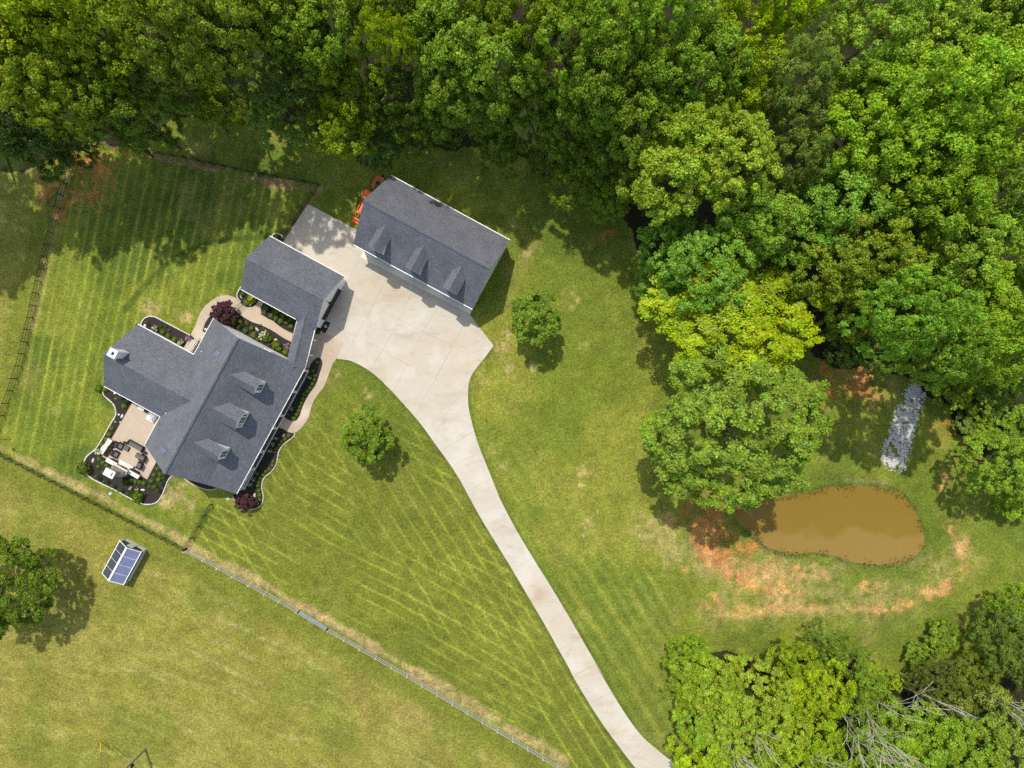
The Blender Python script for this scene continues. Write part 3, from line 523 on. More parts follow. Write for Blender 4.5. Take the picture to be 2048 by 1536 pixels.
def build_house():
    org = (-20.85, -32., 0)
    h = thing('house', 'white house with charcoal shingle roofs, three dormers, rear wing and linked garage', 'house', lot(org[0], org[1]), ANG)
    RZ, RV = 9.7, -32.72; CV, CZ = -28.55, 5.62
    bz = lambda v: RZ-(RV-v)*.98
    # walls
    mb = MB(org, True); mb.extr([(-38.75, 0), (-38.75, 3.5), (RV, RZ-.35), (CV, CZ-.3), (-27.6, 4.75), (-27.6, 0)], -30.1, -11.6, 'u'); mb.build('wall', M['white'], h)
    mb = MB(org, True); mb.extr([(-25.8, 0), (-25.8, 3.45), (-21.4, 7.2), (-17.2, 3.45), (-17.2, 0)], -47.25, -38.76, 'v'); mb.build('wing_wall', M['white'], h)
    mb = MB(org, True); mb.extr([(-5.82, 0), (-5.82, 3.4), (-2.1, 6.5), (1.6, 3.4), (1.6, 0)], -37.35, -26.85, 'v'); mb.build('garage_wall', M['white'], h)
    # roofs
    u0, u1 = -30.45, -11.25
    roofpart('roof', org, [[(u0, RV, RZ), (u0, -39.05, bz(-39.05)), (u1, -39.05, bz(-39.05)), (u1, RV, RZ)], [(u0, RV, RZ), (u1, RV, RZ), (u1, CV, CZ), (u0, CV, CZ)],
                           [(u0, CV, CZ), (u1, CV, CZ), (u1, -25.3, 3.2), (u0, -25.3, 3.2)]], h)
    ridgecap(org, (u0, RV, RZ), (u1, RV, RZ), h, .42, .07)
    wz = 3.5+4.75*.85; e = .85
    roofpart('wing_roof', org, [[(-21.45, -47.6, wz), (-16.82, -47.6, 3.5), (-16.82, -38.2, 3.5), (-21.45, -34.0, wz)], [(-21.45, -47.6, wz), (-21.45, -34.0, wz), (-26.15, -38.2, 3.5), (-26.15, -47.6, 3.5)]], h)
    ridgecap(org, (-21.45, -47.6, wz), (-21.45, -35.2, wz), h, .3, .03)
    gz = 6.8
    roofpart('garage_roof', org, [[(-2.1, -37.75, gz), (1.9, -37.75, 3.5), (1.9, -26.4, 3.5), (-2.1, -26.4, gz)], [(-2.1, -37.75, gz), (-2.1, -26.4, gz), (-6.12, -26.4, 3.5), (-6.12, -37.75, 3.5)]], h)
    ridgecap(org, (-2.1, -37.75, gz), (-2.1, -26.4, gz), h, .36, .05)
    roofpart('link_roof', org, [[(-11.75, -26.5, 4.22), (-11.75, -27.95, 3.0), (-5.7, -29.42, 3.1), (-4.9, -28.35, 4.35)], [(-11.75, -26.5, 4.22), (-4.9, -28.35, 4.35), (-5.86, -26.72, 3.1), (-11.45, -25.24, 3.14)]], h)
    ridgecap(org, (-11.9, -26.46, 4.22), (-4.95, -28.33, 4.35), h, .3, .03)
    gutter(org, [(-30.45, -25.27, 3.2), (-11.45, -25.27, 3.2), (-5.9, -26.66, 3.1)], h); gutter(org, [(-30.45, -39.1, 3.45), (-26.2, -39.1, 3.45)], h); gutter(org, [(-16.7, -39.1, 3.45), (-11.25, -39.1, 3.45)], h)
    gutter(org, [(-26.2, -47.6, 3.48), (-26.2, -39.1, 3.48)], h); gutter(org, [(-16.77, -47.6, 3.48), (-16.77, -39.1, 3.48)], h); gutter(org, [(1.95, -37.75, 3.48), (1.95, -26.4, 3.48)], h); gutter(org, [(-6.17, -37.75, 3.48), (-6.17, -29.4, 3.48)], h); gutter(org, [(-11.2, -28., 3.), (-6.1, -29.36, 3.08)], h)
    for c, hw, wn_ in ((-15.85, 1.0, 1), (-20.65, 1.32, 2), (-25.6, 1.0, 1)):
        dormer(h, org, 'v', c, -28.25, -33.2+.9, 5.3, 7.75-(.08 if hw < 1.1 else .2), 8.7, hw, .12, 1, wins=wn_)
    # garage front: door, trim, lamp
    mb = MB(org, True); mb.box(-4.6, .15, -26.85, -26.78, 0, 2.3)
    for k in range(1, 4): mb.box(-4.6, .15, -26.79, -26.765, 2.3*k/4-.015, 2.3*k/4+.015)
    mb.build('garage_door', M['brown'], h)
    mb = MB(org, True); mb.box(-4.75, -4.6, -26.85, -26.75, 0, 2.45); mb.box(.15, .3, -26.85, -26.75, 0, 2.45); mb.box(-4.6, .15, -26.85, -26.75, 2.3, 2.45); mb.build('door_frame', M['trim'], h)
    mb = MB(org, True); mb.tube((-2.1, -26.85, 3.9), (-2.1, -26.45, 4.0), .03); mb.tube((-2.1, -26.4, 4.0), (-2.1, -26.4, 3.75), .05, .19, 10); mb.build('barn_lamp', M['black'], h)
    # porch
    mb = MB(org, True); mb.box(-30.3, -11.75, -27.6, -25.46, 0, .45); pf = mb.build('porch_floor', M['porch'], h)
    mb = MB(org, True); mb.box(-30.32, -11.72, -25.459, -25.38, .02, .47); mb.build('porch_fascia', M['trim'], pf)
    mb = MB(org, True); mb.box(-20.5, -19.0, -25.38, -25.02, .0, .25); mb.build('porch_step', M['stamped'], pf)
    for u in (-11.85, -15.1, -18.8, -20.75, -24.4, -27.1, -30.15):
        mb = MB(org, True); mb.box(u-.12, u+.12, -25.68, -25.44, .45, 3.0); mb.box(u-.17, u+.17, -25.73, -25.39, .45, .7); mb.build('porch_post', M['trim'], h)
    mb = MB(org, True)
    for z in (.6, 1.3): mb.box(-30.0, -27.25, -25.64, -25.56, z, z+.07)
    for k in range(22): mb.box(-29.95+k*.125, -29.91+k*.125, -25.62, -25.58, .67, 1.3)
    mb.build('porch_railing', M['trim'], h)
    mb = MB(org, True); mb.box(-30.1, -11.9, -25.7, -25.5, 2.9, 3.06); mb.build('porch_beam', M['trim'], h)
    for u in (-13.6, -16.9, -22.6, -25.7, -28.6): window(h, org, u-.45, u+.45, -27.6, -27.6, 1.2, 2.7, '+v')
    mb = MB(org, True); mb.box(-20.3, -19.3, -27.6, -27.53, .46, 2.6); mb.build('front_door', M['brown'], h)
    window(h, org, -11.6, -11.6, -34.6, -33.6, 5.6, 7.0, '+u'); window(h, org, -11.6, -11.6, -31.2, -30.2, 2., 3.4, '+u')
    for p in ((-7.6, -26.55), (-9.65, -25.95)):
        mb = MB(org, True); mb.box(p[0]-.11, p[0]+.11, p[1]-.11, p[1]+.11, .05, 2.9); mb.build('link_post', M['trim'], h)
    # chimney on the wing
    mb = MB(org, True); cu, cv = -20.5, -45.75
    mb.box(cu-.45, cu+.45, cv-.45, cv+.45, 5.5, 9.0); ch = mb.build('chimney', M['white'], h)
    mb = MB(org, True); mb.box(cu-.56, cu+.56, cv-.56, cv+.56, 9.0, 9.18); mb.build('chimney_cap', M['trim'], ch, bevel=.02)
    mb = MB(org, True); mb.box(cu-.2, cu+.2, cv-.02, cv+.22, 9.18, 9.24); mb.build('flue', M['black'], ch); mb = MB(org, True); mb.box(cu-.26, cu+.26, cv-.3, cv-.03, 9.18, 9.34); mb.build('flue_cover', M['trim'], ch)
    for u, v, z in ((-14.4, -34.54, bz(-34.54) if 0 else RZ-(abs(-34.54-RV))*.98), (-28.45, -34.66, RZ-(abs(-34.66-RV))*.98)):
        mb = MB(org, True); mb.box(u-.27, u+.27, v-.24, v+.24, z-.2, z+.3); mb.box(u-.33, u+.33, v-.3, v+.3, z+.3, z+.38); mb.build('roof_vent', M['vent'], h)
    for u, v in ((-15.66, -37.7), (-25.1, -38.1)):
        z = RZ-abs(v-RV)*.98; mb = MB(org, True); mb.tube((u, v, z-.2), (u, v, z+.35), .07); mb.build('vent_pipe', M['trim'], h)
    # rear steps and rails
    def rail(p0, p1, z0, z1):
        mb = MB(org, True); a = Vector(UV(*p0, z0)+(z0,)); b = Vector(UV(*p1, z1)+(z1,))
        for o_ in (0, .55): mb.tube(a-Vector((0, 0, o_)), b-Vector((0, 0, o_)), .045, n=6)
        for k in range(9): q = a.lerp(b, k/8); mb.tube((q[0], q[1], q[2]-1.0), q, .03 if k % 8 else .07, n=6)
        mb.build('stair_rail', M['trim'], h)
    q = Z(270, 560, 7.68, [(930, 895), (790, 1085), (965, 905), (830, 1100)]); rail(q[0], q[1], 1.05, 1.7); rail(q[2], q[3], 1.05, 1.7)
    mb = MB(org, True); a = UV(*Z(270, 560, 7.68, [(870, 1010)])[0]); mb.box(a[0]-1.15, a[0]+.9, a[1]-.55, a[1]+.75, .1, .5); mb.build('rear_step', M['stamped'], h)
    q = Z(140, 770, 5.908, [(955, 330), (950, 415), (995, 345), (990, 415)]); rail(q[0], q[1], 1.7, 1.0); rail(q[2], q[3], 1.7, 1.0)
    mb = MB(org, True); a = UV(*Z(140, 770, 5.908, [(985, 385)])[0]); mb.box(a[0]-.5, a[0]+.6, a[1]-.6, a[1]+.5, .05, .45); mb.build('rear_step', M['trim'], h)
    return h
build_house()
def build_barn():
    org = (11.3, -18.1, 0); b = thing('garage_barn', 'detached white barn garage with charcoal roof and three narrow dormers', 'barn', lot(org[0], org[1]), ANG)
    RU, RZ = 11.35, 9.62
    mb = MB(org, True); mb.extr([(6.47, 0), (6.47, 4.45), (RU, 9.3), (16.2, 4.45), (16.2, 0)], -26.75, -9.68, 'v'); mb.build('wall', M['white'], b)
    roofpart('roof', org, [[(RU, -27.15, RZ), (6.2, -27.15, 4.5), (6.2, -9.25, 4.5), (RU, -9.25, RZ)], [(RU, -27.15, RZ), (RU, -9.25, RZ), (16.48, -9.25, 4.5), (16.48, -27.15, 4.5)]], b)
    ridgecap(org, (RU, -27.15, RZ), (RU, -9.25, RZ), b, .42, .06)
    gutter(org, [(6.14, -27.1, 4.48), (6.14, -9.3, 4.48)], b); gutter(org, [(16.55, -27.1, 4.48), (16.55, -9.3, 4.48)], b)
    for v in (-23.55, -18.1, -12.65): dormer(b, org, 'u', v, 6.8, 10.9, 5.0, 7.35, 8.4, 1.02, .18, -1, hf=.78)
    window(b, org, 0, 0, 0, 0, 0, 0, '+v') if 0 else None
    window(b, org, 11.0, 11.8, -9.68, -9.68, 5.6, 7.0, '+v'); window(b, org, 8.0, 8.9, -9.68, -9.68, 1.1, 2.3, '+v'); window(b, org, 13.5, 14.4, -9.68, -9.68, 1.1, 2.3, '+v')
    for v in (-23.55, -18.1, -12.65):
        mb = MB(org, True); mb.box(6.40, 6.47, v-1.6, v+1.6, .06, 3.0)
        for k in range(1, 5): mb.box(6.385, 6.41, v-1.6, v+1.6, .06+2.94*k/5-.015, .06+2.94*k/5+.015)
        mb.build('garage_door', M['brown'], b)
    for a in (6.3, 16.1): mb = MB(org, True); mb.box(a, a+.17, -9.85, -9.62, 0, 4.4); mb.build('corner_trim', M['trim'], b)
build_barn()

# ------------------------------------------------------------------ tractor, greenhouse, pole, fences
def build_tractor():
    org = (12.2, -29.3, 0); t = thing('tractor', 'orange tractor with front loader parked against the end of the barn', 'tractor', lot(org[0], org[1]), ANG)
    cv = -29.3
    mb = MB(org, True); mb.extr([(9.2, .12), (9.75, .12), (9.85, .35), (9.72, .72), (9.62, .72), (9.7, .35), (9.65, .2), (9.2, .16)], cv-.85, cv+.85, 'v')
    for s in (-.85, .82): mb.add([(9.2, cv+s, .12), (9.75, cv+s, .12), (9.72, cv+s, .72), (9.2, cv+s+.03, .12), (9.75, cv+s+.03, .12), (9.72, cv+s+.03, .72)], [(0, 1, 2), (3, 5, 4), (0, 3, 4, 1), (1, 4, 5, 2), (2, 5, 3, 0)])
    mb.build('bucket', M['orange'], t)
    for s in (-.6, .6):
        mb = MB(org, True); pts = [(9.78, cv+s, .45), (10.35, cv+s, .95), (11.1, cv+s, 1.25), (12.1, cv+s, 1.15)]
        for a, b in zip(pts[:-1], pts[1:]): mb.tube(a, b, .075, n=6)
        mb.build('loader_arm', M['orange'], t)
        mb = MB(org, True); mb.tube((10.0, cv+s*.85, .6), (11.2, cv+s*.85, .75), .045, n=6); mb.build('hydraulic_ram', M['black'], t)
    mb = MB(org, True); mb.extr([(10.45, .65), (10.4, 1.15), (10.75, 1.38), (12.05, 1.45), (12.1, .65)], cv-.34, cv+.34, 'v'); hd = mb.build('hood', M['orange'], t, bevel=.04)
    mb = MB(org, True); mb.box(10.36, 10.44, cv-.28, cv+.28, .75, 1.1); mb.build('grille', M['black'], hd)
    for q_ in (-.42, .3): mb = MB(org, True); mb.box(10.5, 10.75, cv+q_, cv+q_+.12, 1.02, 1.2); mb.build('headlight', M['trim'], hd)
    mb = MB(org, True); mb.box(10.7, 13.6, cv-.24, cv+.24, .45, .72); mb.box(12.4, 13.5, cv-.55, cv+.55, .6, .8); mb.build('chassis', M['black'], t)
    mb = MB(org, True); mb.box(12.95, 13.4, cv-.27, cv+.27, .9, 1.05); mb.box(13.32, 13.45, cv-.27, cv+.27, 1.05, 1.5); mb.build('seat', M['black'], t)
    mb = MB(org, True); mb.tube((12.35, cv, 1.2), (12.55, cv, 1.5), .03); mb.tube((12.54, cv, 1.49), (12.57, cv, 1.52), .2, .2, 12); mb.build('steering_wheel', M['black'], t)
    for u, r, wd, s in ((11.0, .38, .24, -1), (11.0, .38, .24, 1), (13.2, .62, .36, -1), (13.2, .62, .36, 1)):
        mb = MB(org, True); v = cv+s*(.62 if r < .5 else .66); mb.tube((u, v-wd/2, r), (u, v+wd/2, r), r, r, 18); wh = mb.build('wheel', M['rubber'], t, bevel=0)
        mb = MB(org, True); mb.tube((u, v-wd/2-.01, r), (u, v+wd/2+.01, r), r*.5, r*.5, 12); mb.build('rim', M['orange'], wh)
    mb = MB(org, True)
    for s in (-1, 1): mb.extr([(12.55, 1.1), (12.7, 1.3), (13.6, 1.35), (13.85, 1.05), (13.6, 1.28), (12.72, 1.24)], cv+s*.66-.2, cv+s*.66+.2, 'v')
    mb.build('fender', M['orange'], t)
    mb = MB(org, True); mb.extr([(12.42, 2.12), (12.5, 2.24), (13.0, 2.3), (13.6, 2.26), (13.72, 2.12)], cv-.72, cv+.72, 'v'); cn = mb.build('canopy', M['orange'], t, bevel=.04)
    mb = MB(org, True); mb.box(12.46, 12.62, cv-.35, cv+.2, 2.225, 2.29); mb.build('canopy_panel', M['trim'], cn)
    mb = MB(org, True)
    mb.tube((13.45, cv-.5, .8), (13.5, cv-.5, 2.12), .04, n=6); mb.tube((13.45, cv+.5, .8), (13.5, cv+.5, 2.12), .04, n=6); mb.tube((13.5, cv-.55, 2.1), (13.5, cv+.55, 2.1), .04, n=6)
    mb.build('roll_bar', M['black'], t)
    m = thing('rotary_mower', 'dirty orange mower deck hitched behind the tractor', 'mower', lot(15.4, cv), ANG); o2 = (15.4, cv, 0)
    mb = MB(o2, True); prof = [(14.5, -.35), (14.75, -.7), (15.9, -.72), (16.45, -.4), (16.45, .4), (15.9, .75), (14.75, .75), (14.5, .35)]; mb.prism([(a, cv+b) for a, b in prof], .3, .58); dk = mb.build('deck', M['orange'], m, bevel=.04)
    mb = MB(o2, True); mb.prism([(a*.86+15.45*.14, cv+b*.74+.1) for a, b in prof], .58, .64); mb.build('deck_dirt', M['dirt'], dk)
    mb = MB(o2, True); mb.box(15.2, 15.6, cv-.2, cv+.2, .64, .85); mb.tube((15.2, cv, .8), (14.2, cv, .65), .05); mb.build('gearbox', M['black'], m)
    mb = MB(o2, True); mb.tube((16.65, cv-.06, .2), (16.65, cv+.06, .2), .2, .2, 12); mb.build('tail_wheel', M['rubber'], m)
build_tractor()
def build_greenhouse():
    org = (-46.5, -34.95, 0); g = thing('greenhouse', 'small white framed greenhouse with glazed roof panels in the pasture', 'greenhouse', lot(org[0], org[1]), ANG)
    ua, ub = -49.0, -44.05; va, vb, vr = -36.45, -33.35, -34.95; ze, zr = 1.75, 2.65
    k = MB(org, True); t = .06
    for a in ((ua, ub, va, va+t), (ua, ub, vb-t, vb), (ua, ua+t, va, vb), (ub-t, ub, va, vb)): k.box(*a, 0, .75)
    k.build('knee_wall', M['knee'], g)
    gl = MB(org, True)
    for a in ((ua+.02, ub-.02, va+.02, va+.04), (ua+.02, ub-.02, vb-.04, vb-.02)): gl.box(*a, .75, ze)
    for u in (ua+.02, ub-.04): gl.add([(u, va, .75), (u, vb, .75), (u, vb, ze), (u, vr, zr-.05), (u, va, ze)], [(0, 1, 2, 3, 4)])
    gl.build('glazing', M['glass'], g)
    for nm, v0, m in (('dark_roof_panel', va-.08, M['glass']), ('roof_panel', vb+.08, M['panel'])):
        mb = MB(org, True); mb.slab([(ua-.06, v0, ze-.02), (ub+.06, v0, ze-.02), (ub+.06, vr, zr), (ua-.06, vr, zr)], .03, 0, 0); mb.build(nm, m, g)
    f = MB(org, True)
    f.box(ua-.1, ub+.1, vr-.13, vr+.13, zr-.02, zr+.06)
    for v0 in (va-.1, vb+.1):
        f.box(ua-.1, ub+.1, v0-.05, v0+.05, ze-.1, ze+.03)
        for i in range(5):
            u = ua-.04+(ub-ua+.08)*i/4; r = .055 if i in (0, 4) else .022; f.tube((u, v0, ze+.015), (u, vr, zr+.025), r, n=4)
    for u in (ua, ub):
        for v in (va, vb): f.box(u-.06, u+.06, v-.06, v+.06, .75, ze)
    f.build('frame', M['trim'], g)
    d = MB(org, True); d.box(ub+.0, ub+.05, vr-.4, vr+.42, .05, 1.95); dr = d.build('door', M['knee'], g); d = MB(org, True); d.tube((ub+.08, vr+.3, 1.), (ub+.08, vr+.3, 1.15), .02); d.build('handle', M['black'], dr)
build_greenhouse()
def build_pole():
    x, y = P(291, 1498); p = thing('utility_pole', 'weathered wooden utility pole at the bottom of the photo in the pasture', 'pole', (x, y, 0))
    mb = MB(); mb.tube((0, 0, 0), (0, 0, 11), .17, .12, 12); mb.build('shaft', M['wood'], p); mb = MB(); mb.obox((0, 0), 2.4, .1, 9.9, 10.05, .9); mb.build('crossarm', M['wood'], p)
    mb = MB(); mb.box(.1, .35, -.45, -.1, 3.6, 4.1); mb.build('meter_box', M['black'], p)
    for (ax, bx, lab) in ((P(200.6, 1482), (206, 1504), 'bright yellow guard on the pole guy wire, left one of the pair'), (P(224, 1489), (232.5, 1507), 'thin yellow guard on the pole guy wire, right one of the pair')):
        g = thing('guy_wire', lab, 'guy wire', (ax[0], ax[1], 0)); top = Vector((x-ax[0], y-ax[1], 10.2)); d = top.normalized()
        mb = MB(); mb.tube((0, 0, 0), top, .015, n=5); mb.build('wire', M['black'], g); r = .075 if ax[0] < P(215, 1480)[0] else .045
        mb = MB(); mb.tube(d*.15, d*2.6, r*.6, r, 8); mb.build('guard', M['yellow'], g)
    x, y = P(20.5, 877.5); b = thing('bird_house_pole', 'thin dark pole with a bird house by the fence corner at the left edge', 'bird house', (x, y, 0))
    mb = MB(); mb.tube((0, 0, 0), (0, 0, 3.0), .035, n=8); mb.build('pole', M['black'], b); mb = MB(); mb.box(-.17, .17, -.17, .17, 3., 3.25); mb.add([(-.22, -.22, 3.25), (.22, -.22, 3.25), (.22, .22, 3.25), (-.22, .22, 3.25), (0, 0, 3.5)], [(0, 1, 4), (1, 2, 4), (2, 3, 4), (3, 0, 4), (0, 3, 2, 1)]); mb.build('nest_box', M['wood'], b)
build_pole()
def fence(name, label, cat, pts, hgt, spacing, nrail, m, mesh=True, pr=.045, rail=(.025, .055), z0=.18, posts=None):
    q = [Vector(P(*p)+(0,)) for p in pts]; org = q[0]; f = thing(name, label, cat, org); R = [MB() for _ in range(nrail)]; wm = MB(); post0 = None
    mb = MB(); mb.box(-pr, pr, -pr, pr, 0, hgt+.06); pme = None
    def post(p, ang):
        nonlocal pme
        if pme is None: o = mb.build('post', m, f); pme = o.data
        else: o = bpy.data.objects.new('post', pme); C.objects.link(o); o.parent = f
        o.location = p-org; o.rotation_euler = (0, 0, ang)
    for a, b in zip(q[:-1], q[1:]):
        d = b-a; n = max(1, round(d.length/spacing)) if posts is None else 1; ang = math.atan2(d.y, d.x)
        for k in range(n): post(a+d*k/n, ang)
        for i in range(nrail):
            z = z0+(hgt-z0-.05)*(i/(nrail-1) if nrail > 1 else 1); c_ = (a+b)/2-org; nx = Vector((-d.y, d.x, 0)).normalized()*(pr+rail[0]/2)
            R[i].obox((c_[0]+nx[0], c_[1]+nx[1]), d.length, rail[0], z-rail[1]/2, z+rail[1]/2, ang)
        if mesh:
            nn = int(d.length/.3); off = Vector((d.y, -d.x, 0)).normalized()*(pr+.012)
            for k in range(nn): p = a-org+d*k/nn+off; wm.obox((p[0], p[1]), .007, .007, .03, hgt, ang)
            for k in range(6): c_ = (a+b)/2-org+off; z = .05+k*(hgt-.08)/5; wm.obox((c_[0], c_[1]), d.length, .007, z-.004, z+.004, ang)
    post(q[-1], ang)
    for r_ in R: r_.build('rail', m, f)
    if mesh: wm.build('wire_mesh', M['wire'], f)
    return f
fence('black_fence', 'black rail and wire fence running down the left side of the back lawn', 'fence', FENCE_W, 1.3, 1.75, 3, M['black'])
fence('black_fence', 'black rail and wire fence between the patio bed and the greenhouse pasture', 'fence', FENCE_SW, 1.3, 1.75, 3, M['black'])
fence('black_fence', 'short black fence from the white fence corner up to the house gable', 'fence', FENCE_IN, 1.3, 1.75, 3, M['black'])
fence('black_fence', 'black rail and wire fence along the shaded top of the back lawn', 'fence', FENCE_N, 1.3, 1.8, 3, M['black'])
fence('black_fence', 'black wire fence beside the concrete pad behind the garage', 'fence', FENCE_PAD, 1.3, 1.75, 3, M['black'])
fence('rail_fence', 'pale rail fence from the black fence corner to the metal gate', 'fence', RAIL_A, 1.35, 2.2, 3, M['vinyl'], False, .07, (.035, .09), .4, posts=1)
RB = [RAIL_B[0]]+[(660+(816-660)*k/5, 1257+(1347.5-1257)*k/5) for k in range(1, 5)]+[(816+29.9*k, 1347.5+18.05*k) for k in range(0, 13)]
fence('rail_fence', 'pale rail fence from the metal gate down to the bottom edge', 'fence', RB, 1.35, 2.2, 3, M['vinyl'], False, .06, (.035, .09), .4, posts=1)
def build_gate():
    a, b = [Vector(P(*p)+(0,)) for p in ((600, 1220.5), (657, 1255))]; d = b-a; L = d.length; g = thing('metal_gate', 'blue grey metal tube gate in the pale rail fence', 'gate', a, math.atan2(d.y, d.x))
    mb = MB()
    for z in (.2, .38, .56, .76, .98, 1.25): mb.tube((.1, 0, z), (L-.1, 0, z), .04, n=6)
    for x in (.1, L*.33, L*.66, L-.1): mb.tube((x, 0, .2), (x, 0, 1.25), .035, n=6)
    mb.build('gate_tube', M['gate'], g); mb = MB()
    for k in range(60): mb.box(.15+k*(L-.3)/60, .165+k*(L-.3)/60, -.008, .008, .2, 1.25)
    mb.build('gate_mesh', M['gate'], g)
    for x, n_ in ((0, 'hinge'), (L, 'latch')): mb = MB(); mb.box(x-.1, x+.1, -.05, .05, .9, 1.0); mb.build(n_, M['black'], g)
build_gate()
for (x, y), lab in ((Z(140, 770, 5.908, [(475, 1283)])[0], 'pale green utility lid in the lawn below the patio conifers'), (Z(440, 920, 12, [(190, 930)])[0], 'pale green utility lid in the shade beside the purple maple')):
    mb = MB(); mb.obox((0, 0), .5, .42, -.02, .06, .5); tag(mb.build('utility_box', M['lid'], loc=P3(x, y), bevel=.03), lab, 'utility box')
# ------------------------------------------------------------------ foliage
def norm(a): return a/np.maximum(np.linalg.norm(a, axis=1, keepdims=True), 1e-6)
def leaf_quads(pos, nrm, L, rng, asp=.62, fold=.22):
    n = len(pos); r = norm(rng.normal(size=(n, 3))); t = norm(np.cross(nrm, r)); b = np.cross(nrm, t)
    L = (L*rng.uniform(.7, 1.3, n))[:, None]; d = nrm*L*fold
    V = np.stack([pos-t*L*.5, pos+b*L*asp*.5-d*.5, pos+t*L*.5, pos-b*L*asp*.5-d*.5], 1)
    return V.reshape(-1, 3)
def cloud_mesh(name, V, colr, mats, mi=None, tri=None):
    n = len(V)//4; me = bpy.data.meshes.new(name); me.vertices.add(n*4); me.vertices.foreach_set('co', V.astype(np.float32).ravel())
    me.loops.add(n*4); me.loops.foreach_set('vertex_index', np.arange(n*4, dtype=np.int32)); me.polygons.add(n); me.polygons.foreach_set('loop_start', np.arange(0, n*4, 4, dtype=np.int32))
    for m in mats: me.materials.append(m)
    if mi is not None: me.polygons.foreach_set('material_index', mi.astype(np.int32))
    me.update()
    at = me.color_attributes.new('lc', 'FLOAT_COLOR', 'POINT'); c = np.repeat(np.concatenate([colr, np.ones((n, 1))], 1), 4, 0)
    at.data.foreach_set('color', c.astype(np.float32).ravel()); return me
def crown_mesh(name, seed, lobes=15, clumps=15, leaves=75, L=.07, lobe_r=.42, clump_r=.14, zlow=-.55, flat=.75, spread=.62, ragged=.25, tip=(1.25, 1.2, .95)):
    rng = np.random.default_rng(seed); P_ = []; Nn = []; Cc = []
    g = math.pi*(3-5**.5); off = rng.uniform(0, 6.28)
    for i in range(lobes):
        z = 1-(i+.5)/lobes*(1-zlow); rr = math.sqrt(max(0, 1-z*z)); t = off+g*i
        dirv = np.array([rr*math.cos(t), rr*math.sin(t), z]); k = spread*(1+rng.uniform(-ragged, ragged))
        lc_ = dirv*k*np.array([1, 1, .95])+rng.normal(size=3)*.05; lr = lobe_r*rng.uniform(.75, 1.2); lobv = rng.uniform(.86, 1.14)
        d = norm(rng.normal(size=(clumps, 3))*np.array([1, 1, .8])+dirv*.75+np.array([0, 0, .45]))
        cc = lc_+d*lr*rng.uniform(.7, 1.08, (clumps, 1))*np.array([1, 1, flat])
        for j in range(clumps):
            cr = clump_r*rng.uniform(.7, 1.3); n = int(leaves*rng.uniform(.75, 1.25)); e = norm(rng.normal(size=(n, 3))+np.array([0, 0, .35])); s = rng.random((n, 1))**.45
            p = cc[j]+e*s*cr*np.array([1, 1, .7]); P_.append(p)
            Nn.append(norm(e*.55+d[j]*.35+np.array([0, 0, .55])+rng.normal(size=(n, 3))*.55))
            base = lobv*rng.uniform(.82, 1.18)*np.array([rng.uniform(.9, 1.14), 1, rng.uniform(.85, 1.1)])
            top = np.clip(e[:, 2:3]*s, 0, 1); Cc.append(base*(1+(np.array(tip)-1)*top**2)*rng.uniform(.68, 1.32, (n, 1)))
    P_ = np.concatenate(P_); Nn = np.concatenate(Nn); Cc = np.concatenate(Cc)
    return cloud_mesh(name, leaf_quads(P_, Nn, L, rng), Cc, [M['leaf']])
def trunk_mb(h, r, crown_r, z0, z1, seed, nl=7):
    rr = random.Random(seed); mb = MB(); mb.tube((0, 0, -.1), (rr.uniform(-.15, .15), rr.uniform(-.15, .15), z0), r, r*.72, 9, caps=False); top = Vector((0, 0, z0)); mid = Vector((rr.uniform(-.3, .3), rr.uniform(-.3, .3), z0+(z1-z0)*.55))
    mb.tube(top, mid, r*.72, r*.35, 8, caps=False)
    for k in range(nl):
        a = k*6.283/nl+rr.uniform(-.4, .4); s = top.lerp(mid, rr.uniform(.0, .9)); e = Vector((math.cos(a)*crown_r*rr.uniform(.45, .75), math.sin(a)*crown_r*rr.uniform(.45, .75), z0+(z1-z0)*rr.uniform(.45, .85)))
        m_ = s.lerp(e, .5)+Vector((0, 0, -.3)); mb.tube(s, m_, r*.32, r*.2, 6, caps=False); mb.tube(m_, e, r*.2, r*.05, 6, caps=False)
        for q in range(3): e2 = m_.lerp(e, rr.uniform(.3, 1))+Vector((rr.uniform(-1, 1), rr.uniform(-1, 1), rr.uniform(.2, .9)))*crown_r*.22; mb.tube(m_.lerp(e, .25*q), e2, r*.11, r*.03, 5, caps=False)
    return mb
CROWN = {}
def crowns():
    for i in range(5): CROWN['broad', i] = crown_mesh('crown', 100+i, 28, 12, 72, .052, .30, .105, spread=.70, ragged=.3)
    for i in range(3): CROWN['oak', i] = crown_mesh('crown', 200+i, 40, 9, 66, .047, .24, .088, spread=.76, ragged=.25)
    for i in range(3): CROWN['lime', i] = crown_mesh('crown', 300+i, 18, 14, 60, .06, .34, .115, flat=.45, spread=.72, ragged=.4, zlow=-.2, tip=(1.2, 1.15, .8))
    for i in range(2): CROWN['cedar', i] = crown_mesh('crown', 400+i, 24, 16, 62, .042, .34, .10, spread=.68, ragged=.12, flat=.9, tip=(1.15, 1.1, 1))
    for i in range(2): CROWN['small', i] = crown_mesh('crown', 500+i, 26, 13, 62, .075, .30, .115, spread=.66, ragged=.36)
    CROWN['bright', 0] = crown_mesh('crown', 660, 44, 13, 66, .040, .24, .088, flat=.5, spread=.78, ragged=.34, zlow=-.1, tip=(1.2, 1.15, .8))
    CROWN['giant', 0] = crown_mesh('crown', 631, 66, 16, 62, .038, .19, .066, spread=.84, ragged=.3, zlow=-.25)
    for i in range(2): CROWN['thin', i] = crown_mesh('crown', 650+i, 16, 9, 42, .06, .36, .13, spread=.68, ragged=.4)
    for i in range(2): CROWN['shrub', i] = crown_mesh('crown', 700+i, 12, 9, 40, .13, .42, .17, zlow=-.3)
crowns()
TRUNK = {}
